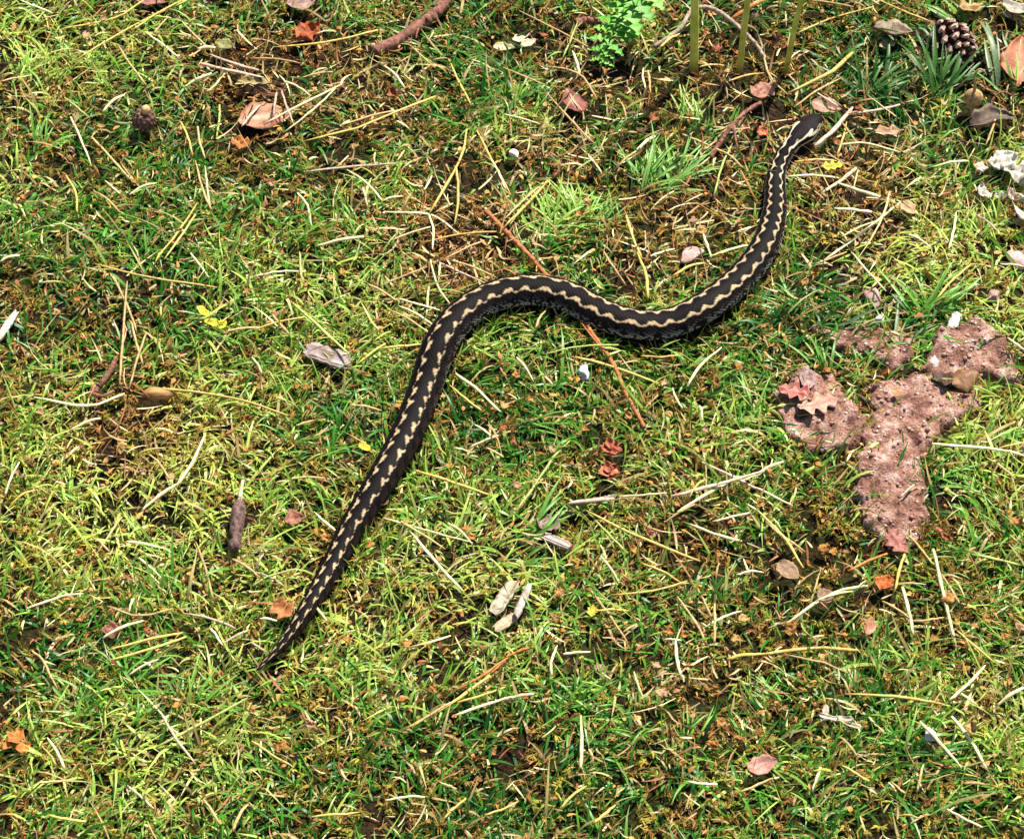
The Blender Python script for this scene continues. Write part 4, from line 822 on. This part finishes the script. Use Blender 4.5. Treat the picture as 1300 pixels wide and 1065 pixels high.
# ------------------------------------------------------------------ grass tufts that stand out
HUES = {'fresh green': (srgb(84, 154, 44), srgb(172, 208, 112)), 'yellow-green': (srgb(110, 164, 48), srgb(178, 208, 92)), 'mid-green': (srgb(72, 138, 38), srgb(142, 188, 78)), 'dark green': (srgb(38, 84, 24), srgb(86, 128, 48)), 'grey-green': (srgb(92, 118, 74), srgb(142, 160, 112))}
M_blade = {h: mat_plain('blade_' + h.replace('-', '_').replace(' ', '_'), a, b, rough=.42, nscale=70, bump=.15, spec=.45, transl=.35) for h, (a, b) in HUES.items()}
def blade_mesh(e0, bend, wd, h):
    V = []; n = 8; x = z_ = 0.0
    for k_ in range(n + 1):
        u = k_ / n; a = e0 - bend * u
        hw = wd * (min(1, .55 + u * 2) * (1 - max(0, (u - .35) / .65) ** 1.6)) / 2 + .002
        V += [(x, -hw, z_ + hw * .35), (x, 0, z_), (x, hw, z_ + hw * .35)]
        x += math.cos(a) / n; z_ += math.sin(a) / n
    F = []
    for k_ in range(n):
        b = k_ * 3; F += [(b, b + 3, b + 4, b + 1), (b + 1, b + 4, b + 5, b + 2)]
    me = mesh('grass_blade', V, F); me.materials.append(M_blade[h]); return me
BM_ = {h: [blade_mesh(e, b, w_, h) for e, b, w_ in ((.98, .9, .05), (.72, .9, .06), (.58, .7, .045), (.9, 1.6, .055), (.36, .5, .065), (.48, .9, .042))] for h in HUES}
TUFTS = [(832, 236, 26, 44, 'fresh green', 45, 85), (858, 230, 16, 38, 'fresh green', 60, 90), (815, 225, 12, 30, 'fresh green', 110, 50), (880, 150, 24, 30, 'yellow-green', 85, 60), (700, 290, 30, 36, 'yellow-green', 80, 120), (730, 275, 24, 34, 'yellow-green', 70, 110), (770, 285, 12, 28, 'mid-green', 70, 80),
 (664, 690, 7, 48, 'mid-green', 45, 22), (668, 720, 5, 34, 'mid-green', 15, 40), (1150, 946, 11, 30, 'mid-green', 90, 160), (668, 545, 6, 34, 'mid-green', -15, 25), (1172, 400, 12, 46, 'mid-green', 80, 80), (1145, 440, 4, 40, 'grey-green', 70, 80), (1060, 418, 3, 44, 'grey-green', 5, 10),
 (1100, 120, 20, 46, 'dark green', 70, 130), (1195, 120, 18, 56, 'dark green', 70, 70), (1060, 80, 12, 40, 'dark green', 90, 120), (1165, 90, 12, 40, 'dark green', 40, 120), (1190, 78, 10, 44, 'dark green', 80, 60), (1215, 85, 9, 40, 'mid-green', 70, 60), (1225, 40, 8, 44, 'mid-green', 120, 70), (1262, 110, 3, 70, 'grey-green', 98, 14), (1045, 470, 9, 34, 'mid-green', 130, 70), (1088, 470, 7, 26, 'mid-green', 90, 70),
 (955, 530, 5, 44, 'mid-green', 92, 35), (880, 470, 8, 26, 'mid-green', 60, 120), (30, 100, 12, 30, 'yellow-green', 75, 80), (110, 80, 9, 30, 'mid-green', 100, 80), (255, 128, 10, 26, 'mid-green', 90, 70), (100, 900, 22, 34, 'fresh green', 80, 150), (160, 860, 16, 34, 'mid-green', 60, 130), (250, 900, 12, 36, 'mid-green', 60, 90), (715, 900, 18, 34, 'mid-green', 80, 140), (755, 930, 14, 30, 'mid-green', 40, 120),
 (650, 140, 12, 34, 'dark green', 90, 110), (575, 60, 14, 28, 'dark green', 80, 140), (640, 100, 10, 30, 'dark green', 60, 120), (1010, 395, 8, 40, 'mid-green', 140, 50), (935, 370, 5, 40, 'mid-green', -45, 25), (1250, 560, 8, 40, 'mid-green', 20, 70), (1190, 610, 8, 36, 'mid-green', 30, 80), (1290, 130, 5, 44, 'mid-green', 110, 40), (470, 500, 10, 32, 'mid-green', 20, 70), (500, 580, 5, 36, 'mid-green', 160, 40),
 (330, 640, 8, 32, 'yellow-green', 60, 90), (90, 640, 12, 28, 'yellow-green', 60, 140), (180, 690, 12, 26, 'yellow-green', 40, 140), (440, 870, 12, 28, 'mid-green', 60, 140), (820, 900, 8, 26, 'mid-green', 70, 120), (870, 940, 6, 30, 'mid-green', 50, 80), (60, 460, 10, 26, 'mid-green', 80, 120), (230, 470, 9, 28, 'mid-green', 70, 120), (250, 270, 9, 30, 'mid-green', 85, 100), (50, 190, 8, 34, 'mid-green', 50, 80), (1210, 240, 6, 26, 'yellow-green', 70, 90), (985, 640, 8, 28, 'mid-green', 90, 120), (1230, 700, 8, 34, 'mid-green', 80, 100), (960, 900, 7, 32, 'yellow-green', 85, 60), (1000, 890, 8, 30, 'fresh green', 130, 60)]
def snake_d(x, y):
    return (np.hypot(x - SNX[:, 0], y - SNX[:, 1]) - SNW * 1.0).min()
for (x, y, n, L_, h, az, spread) in TUFTS:
    c = P(x, y, 0); rt = empty('grass_tuft', tuple(c - np.array([0, 0, .001])))
    tag(rt, '%s %s grass tuft near %s' % ('tall' if L_ > 38 else 'short', h, near(c, 'tuft')), 'grass tuft', 'grass tufts standing out of the lawn')
    made = 0
    for k_ in range(int(n * 1.4)):
        a = math.radians(az + (R.random() - .5) * 2 * spread * .75); rr_ = R.uniform(0, .010) * math.sqrt(n / 10); ph = R.uniform(0, 6.28)
        ll = L_ * R.uniform(.55, 1.1) * MM
        bx_, by_ = rr_ * math.cos(ph), rr_ * math.sin(ph) * .8
        if snake_d(c[0] + bx_ + .6 * ll * math.cos(a), c[1] + by_ + .6 * ll * math.sin(a)) < -.004 or snake_d(c[0] + bx_, c[1] + by_) < 0: continue
        b = obj('grass_blade', BM_[h][int(R.integers(0, 6))], None, rt)
        b.location = (bx_, by_, 0); b.rotation_euler = (R.uniform(-.35, .35), 0, a); b.scale = (ll, ll * R.uniform(.75, 1.15), ll); made += 1
    if not made: bpy.data.objects.remove(rt)

# ------------------------------------------------------------------ turf: uncountable grass, moss and fine straw
FIELD = []   # x, y, radius, green, dry, bare, tall, yellow
def fld(x, y, r, green=0, dry=0, bare=0, tall=0, yellow=0):
    p = P(x, y); FIELD.append((p[0], p[1], r * pxm * 1.1, green, dry, bare, tall, yellow))
for x, y, r in ((160, 640, 110), (60, 700, 80), (250, 600, 70), (1160, 300, 100), (1240, 330, 70), (440, 830, 100), (560, 700, 80), (900, 125, 45), (720, 270, 60), (1090, 260, 70), (40, 60, 60), (420, 720, 70), (1280, 940, 60)): fld(x, y, r, green=.5, yellow=1.0)  # yellow-green turf; also carries dappled sunlit patches painted as colour
for x, y, r in ((850, 215, 50), (110, 890, 110), (210, 290, 90), (60, 430, 90), (480, 500, 80), (690, 540, 60), (960, 500, 60), (720, 890, 90), (860, 650, 70), (440, 300, 60), (1170, 920, 70), (1280, 560, 60), (270, 130, 60)): fld(x, y, r, green=.8, tall=.25)
for x, y, r in ((1100, 90, 70), (1200, 100, 50), (620, 70, 90), (640, 130, 60), (1180, 400, 40), (1010, 400, 60)): fld(x, y, r, green=1.0, tall=.5, yellow=-.8)
for x, y, r in ((300, 85, 55), (340, 150, 45), (600, 330, 60), (560, 280, 70), (760, 100, 60), (950, 120, 70), (830, 320, 50), (900, 270, 50), (1080, 220, 60), (480, 110, 70), (160, 560, 60), (860, 680, 60), (900, 900, 60), (700, 200, 60)): fld(x, y, r, green=-.5, dry=1.0)
for x, y, r in ((560, 890, 42), (120, 790, 34), (1200, 810, 45), (1060, 722, 22), (900, 60, 55), (1270, 120, 55), (390, 60, 40), (1215, 190, 28), (330, 900, 30), (700, 35, 40), (560, 215, 40), (1060, 360, 40), (660, 690, 30)): fld(x, y, r, green=-.7, bare=1.0, yellow=-.3)
fld(1095, 245, 60, dry=1.3, yellow=.5); fld(590, 335, 55, dry=.8); fld(150, 650, 90, yellow=.6); fld(1170, 300, 80, yellow=.6); fld(300, 90, 50, dry=.6); fld(930, 190, 45, dry=.6)  # extra yellow paints brighter sunlit patches into grass and moss colour
FA = np.array(FIELD)
def fields(x, y):
    out = []
    d2 = [(np.exp(-((x - f[0]) ** 2 + ((y - f[1]) * .85) ** 2) / (f[2] ** 2))) for f in FA]
    for k_ in range(3, 8): out.append(sum(d * f[k_] for d, f in zip(d2, FA)))
    return out
CLR = np.array(CLEAR)
def pressed(x, y, margin=0.0):
    """0 where the turf is free, 1 under things that lie heavily on it"""
    k_ = np.zeros(x.shape)
    for cx, cy, r_, s_ in CLR:
        k_ = np.maximum(k_, (np.hypot(x - cx, y - cy) < r_ + margin) * s_)
    for poly, H in SOIL:
        sdv = poly_sd(x, y, poly); k_ = np.maximum(k_, np.clip((sdv + .001) / .014, 0, 1) * (.92 if H > 6 else .6))
    for i in range(0, len(SNX)):
        k_ = np.maximum(k_, (np.hypot(x - SNX[i, 0], y - SNX[i, 1]) < SNW[i] * .93 + margin) * 1.0)
    return k_
def scatter(n, core=True):
    if core:
        m = R.random((int(n), 2)) * np.array([1.06, 1.30]) + np.array([-.53, -.60])
        return m[:, 0], m[:, 1]
    u_ = R.random((int(n), 2)) * 2 - 1; m = np.sign(u_) * np.abs(u_) ** 1.35 * 2.1; k_ = ~((np.abs(m[:, 0]) < .53) & (m[:, 1] > -.60) & (m[:, 1] < .70)); m = m[k_]
    return m[:, 0], m[:, 1]
def ribbons(x, y, z0, L, wd, az, e0, bend, roll, colr, st_=5, tip=.12, zmin=True):
    n = len(x); u = np.linspace(0, 1, st_)
    px_ = np.zeros((n, st_)); pz_ = np.zeros((n, st_)); hx = np.zeros(n); hz2 = np.zeros(n)
    for k_ in range(1, st_):
        a = e0 - bend * (u[k_] + u[k_ - 1]) / 2; dl = L / (st_ - 1)
        hx = hx + np.cos(a) * dl; hz2 = hz2 + np.sin(a) * dl; px_[:, k_] = hx; pz_[:, k_] = hz2
    if zmin: pz_ = np.maximum(pz_, -.001 + .0006 * u)
    swirl = (R.random(n) - .5) * 1.5
    lat = swirl[:, None] * u ** 2 * L[:, None] * .5
    ca, sa = np.cos(az)[:, None], np.sin(az)[:, None]
    cx = x[:, None] + px_ * ca - lat * sa; cy = y[:, None] + px_ * sa + lat * ca; cz = z0[:, None] + pz_
    hw = wd[:, None] / 2 * np.minimum(1, .6 + u * 2.2) * (1 - (1 - tip) * np.clip((u - .3) / .7, 0, 1) ** 1.5)
    rr_ = (roll[:, None] + (R.random(n) - .5)[:, None] * 1.2 * u)
    wx, wy, wz = -sa * np.cos(rr_), ca * np.cos(rr_), np.sin(rr_)
    A = np.stack([cx + wx * hw, cy + wy * hw, cz + wz * hw], -1); B = np.stack([cx - wx * hw, cy - wy * hw, cz - wz * hw], -1)
    V = np.stack([A, B], 2).reshape(n, st_ * 2, 3)
    base = (np.arange(n) * st_ * 2)[:, None]
    q = np.array([(2 * k_, 2 * k_ + 2, 2 * k_ + 3, 2 * k_ + 1) for k_ in range(st_ - 1)])
    F = (base[:, :, None] + q[None]).reshape(-1, 4)
    C = np.repeat(colr[:, None], st_ * 2, 1)
    return V.reshape(-1, 3), F, C.reshape(-1, 3)
def lerp(a, b, t): return a * (1 - t[:, None]) + b * t[:, None]
def grass(n, core, wscale=1.0):
    x, y = scatter(n, core)
    gr, dry, bare, tall, yel = fields(x, y)
    cl = fbm(x * 26 + 20, y * 26 + 20, 12, 3); cl2 = fbm(x * 11 + 70, y * 11 + 20, 15, 2)
    dens = np.clip(.70 + .45 * gr - .25 * dry - .5 * bare + 2.6 * (cl - .5) + 1.2 * (cl2 - .5), .04, 1.0)
    k_ = R.random(len(x)) < dens * (1 - pressed(x, y)); x, y, gr, dry, bare, tall, yel, cl2 = [a[k_] for a in (x, y, gr, dry, bare, tall, yel, cl2)]
    n = len(x)
    L = (R.gamma(3.2, 3.7, n) + 5) * MM * np.clip(1 + .55 * tall - .25 * dry, .5, 1.8); L = np.minimum(L, .05)
    wd = R.uniform(.9, 2.3, n) * MM * (1 + .25 * np.clip(tall, 0, 1)) * wscale
    az = R.random(n) * 2 * math.pi
    pull = R.random(n) < .35; az = np.where(pull, 1.0 + 4 * (fbm(x * 14, y * 14, 22, 2) - .5) * 2 + (R.random(n) - .5) * 1.2, az)
    e0 = R.uniform(.15, 1.25, n); bend = R.uniform(.2, 2.4, n)
    # blades beside the snake stay short so that they frame it
    dsn = np.full(n, 1e9)
    tx = x + np.cos(az) * L * .7; ty = y + np.sin(az) * L * .7
    for i in range(0, len(SNX)): dsn = np.minimum(dsn, np.hypot(tx - SNX[i, 0], ty - SNX[i, 1]) - SNW[i])
    L = np.where(dsn < 0, L * .45, L); e0 = np.where(dsn < 0, e0 * .6, e0)
    h = np.clip(.44 + .45 * yel + 1.4 * (cl2 - .5) + R.normal(0, .25, n), 0, 1)
    deep = srgb(34, 98, 24); mid = srgb(88, 152, 38); yl = srgb(186, 204, 98)
    c = np.where((h < .5)[:, None], lerp(deep, mid, h * 2), lerp(mid, yl, h * 2 - 1))
    straw = R.random(n) < np.clip(.20 + .34 * dry + .10 * bare, 0, .7)
    sc_ = lerp(srgb(138, 108, 52), srgb(220, 202, 140), R.random(n)); c = np.where(straw[:, None], sc_, c)
    c = c * R.uniform(.75, 1.15, n)[:, None]
    z0 = gz(x, y) - .001
    V, F, C = ribbons(x, y, z0, L, wd, az, e0, bend, R.normal(0, .5, n), c)
    # dry tips on some blades
    C = C.reshape(n, 10, 3); tipk = (R.random(n) < .25)
    C[tipk, 8:] = srgb(196, 178, 112)
    return V, F, C.reshape(-1, 3)
M_grass = mat_attr('grass', rough=.42, transl=.38, spec=.4, vary=.12, nscale=350)
M_moss = mat_attr('moss', rough=.7, transl=.30, spec=.15, vary=.15, nscale=500, tcol=(1.15, 1.1, .5))
M_dry = mat_attr('dry_bits', rough=.6, transl=.15, spec=.3, vary=.15, nscale=600, tcol=(1.1, 1, .7))
V, F, C = grass(168000, True)
def fringe(n):
    i = R.integers(60, len(CC) - 90, n); nrm = np.where(LATV[i, 1:2] < 0, 1, -1) * LATV[i]
    off_ = W[i] * R.uniform(1.0, 1.25, n) + .002; x = CC[i, 0] + nrm[:, 0] * off_; y = CC[i, 1] + nrm[:, 1] * off_
    h = R.random(n); c = lerp(srgb(60, 120, 30), srgb(170, 190, 84), h); c = np.where((R.random(n) < .3)[:, None], lerp(srgb(150, 120, 60), srgb(216, 196, 132), h), c)
    return ribbons(x, y, gz(x, y) - .001, R.uniform(7, 19, n) * MM, R.uniform(.9, 2.0, n) * MM, R.random(n) * 6.28, R.uniform(.8, 1.45, n), R.uniform(0, .9, n), R.normal(0, .5, n), c)
V2, F2, C2 = fringe(520); F = np.vstack([F, F2 + len(V)]); V = np.vstack([V, V2]); C = np.vstack([C, C2]); g1 = obj('lawn_grass', mesh('lawn_grass', V, F, C), M_grass); tag(g1, 'short patchy green lawn grass around the snake', 'grass', kind='stuff'); nb = len(F)
V, F, C = grass(62000, False, 1.7); g2 = obj('outer_lawn_grass', mesh('outer_lawn_grass', V, F, C), M_grass); tag(g2, 'lawn grass going on beyond the litter and the snake', 'grass', kind='stuff')
def moss(n, core):
    x, y = scatter(n, core); gr, dry, bare, tall, yel = fields(x, y)
    cl = fbm(x * 18 + 7, y * 18 + 3, 31, 3)
    k_ = R.random(len(x)) < np.clip(.68 + 2.4 * (cl - .5) - .35 * bare, .06, 1) * (1 - pressed(x, y)); x, y, dry, bare, yel = [a[k_] for a in (x, y, dry, bare, yel)]
    ns_ = len(x); m = 7
    X = np.repeat(x, m); Y = np.repeat(y, m); t_ = np.tile(np.arange(m) / m, ns_)
    sa_ = np.repeat(R.random(ns_) * 2 * math.pi, m); sl_ = np.repeat(R.uniform(4, 12, ns_), m) * MM; se = np.repeat(R.uniform(.15, 1.2, ns_), m)
    X = X + np.cos(sa_) * np.cos(se) * sl_ * t_; Y = Y + np.sin(sa_) * np.cos(se) * sl_ * t_; Z = gz(X, Y) + np.sin(se) * sl_ * t_ + .001
    n_ = len(X); az = sa_ + R.uniform(-1.4, 1.4, n_); L = R.uniform(2.8, 6.6, n_) * MM
    h = np.repeat(np.clip(.45 + .4 * yel + R.normal(0, .3, ns_), 0, 1), m)
    c = lerp(srgb(92, 78, 24), srgb(182, 168, 70), h); br = np.repeat(R.random(ns_) < np.clip(.40 + .25 * dry + .3 * bare, 0, .85), m)
    c = np.where(br[:, None], lerp(srgb(92, 58, 24), srgb(186, 140, 74), R.random(n_)), c) * R.uniform(.7, 1.15, n_)[:, None]
    return ribbons(X, Y, Z, L, R.uniform(.8, 1.7, n_) * MM, az, R.uniform(-.1, .9, n_), R.uniform(-.4, 1.0, n_), R.normal(0, .6, n_), c, st_=3, tip=.1, zmin=False)
V, F, C = moss(33000, True); o = obj('moss', mesh('moss', V, F, C), M_moss); tag(o, 'yellow-olive moss filling the gaps in the lawn', 'moss', kind='stuff'); nb += len(F)
V, F, C = moss(8000, False); o = obj('outer_moss', mesh('outer_moss', V, F, C), M_moss); tag(o, 'moss in the lawn beyond the litter and the snake', 'moss', kind='stuff'); nb += len(F)
def bits(n, core):
    x, y = scatter(n, core); gr, dry, bare, tall, yel = fields(x, y)
    k_ = R.random(len(x)) < np.clip(.30 + .75 * dry + .1 * bare - .1 * gr, .08, 1) * (1 - pressed(x, y)); x, y, dry = x[k_], y[k_], dry[k_]; n = len(x)
    L = (R.gamma(3, 3.0, n) * MM + .003) * np.clip(1 + .45 * dry, 1, 1.9); wd = R.uniform(.7, 1.6, n) * MM
    c = lerp(srgb(138, 98, 48), srgb(232, 214, 160), R.random(n) ** 1.3) ; c = np.where((R.random(n) < .3)[:, None], lerp(srgb(96, 56, 30), srgb(168, 104, 60), R.random(n)), c)
    return ribbons(x, y, gz(x, y) + R.uniform(2, 11, n) * MM, L, wd, R.random(n) * 6.28, R.normal(0, .25, n), R.normal(0, .9, n), R.normal(0, .6, n), c, st_=5, tip=.15, zmin=False)
V, F, C = bits(26000, True); o = obj('fine_straw', mesh('fine_straw', V, F, C), M_dry); tag(o, 'fine broken straw strewn through the lawn', 'straw', kind='stuff')
V, F, C = bits(8000, False); o = obj('outer_fine_straw', mesh('outer_fine_straw', V, F, C), M_dry); tag(o, 'fine broken straw in the lawn beyond the litter', 'straw', kind='stuff')
def crumbs(n):
    x, y = scatter(n, True); gr, dry, bare, tall, yel = fields(x, y)
    k_ = R.random(len(x)) < np.clip(.5 + .3 * dry + .3 * bare, .1, 1) * (1 - pressed(x, y)); x, y = x[k_], y[k_]; n = len(x)
    c = lerp(srgb(120, 62, 24), srgb(218, 156, 82), R.random(n)); L = R.uniform(2.2, 6.0, n) * MM
    return ribbons(x, y, gz(x, y) + R.uniform(2, 9, n) * MM, L, L * R.uniform(.22, .6, n), R.random(n) * 6.28, R.uniform(-.2, .9, n), R.uniform(.4, 2.4, n), R.normal(0, .5, n), c, st_=4, tip=.25, zmin=False)
V, F, C = crumbs(15000); o = obj('bud_crumbs', mesh('bud_crumbs', V, F, C), M_dry); tag(o, 'tiny orange-brown bud crumbs sprinkled through the lawn', 'crumbs', kind='stuff')
def soilcrumbs():
    V = []; F = []; o_ = 0
    bm = bmesh.new(); bmesh.ops.create_icosphere(bm, subdivisions=1, radius=1); base = np.array([v.co[:] for v in bm.verts]); fc = [tuple(v.index for v in f.verts) for f in bm.faces]; bm.free(); nbv = len(base)
    cs_ = []
    dg = bpy.context.evaluated_depsgraph_get()
    clods = [q for q in bpy.data.objects if q.name.startswith('soil_clod')]
    for q in clods:
        vs = np.array([q.location + v.co for v in q.data.vertices])
        for _ in range(int(len(vs) * .09)):
            p = vs[int(R.integers(0, len(vs)))]
            pale = R.random() < .13; r_ = min(R.gamma(1.6, .38), .6 if pale else 1.3) * MM + .0004
            b = base * r_ * R.uniform(.65, 1.25, (nbv, 1)) * np.array([1.2, 1, .75]); V.append(b + p + np.array([0, 0, r_ * .2])); F += [tuple(i + o_ for i in f) for f in fc]; o_ += nbv
            cc = srgb(206, 184, 170) if pale else lerp(srgb(116, 82, 68), srgb(172, 138, 122), np.array([R.random()]))[0]
            cs_.append(np.tile(cc, (nbv, 1)))
    o = obj('soil_crumbs', mesh('soil_crumbs', np.vstack(V), F, np.vstack(cs_)), mat_attr('crumb_soil', rough=.9, spec=.1)); tag(o, 'fine soil crumbs and grit on the bare clods', 'soil crumbs', kind='stuff')
soilcrumbs()
print('TRIS', sum(sum(len(p.vertices) - 2 for p in m.polygons) if len(m.polygons) < 400 else len(m.polygons) * 2 for m in bpy.data.meshes))
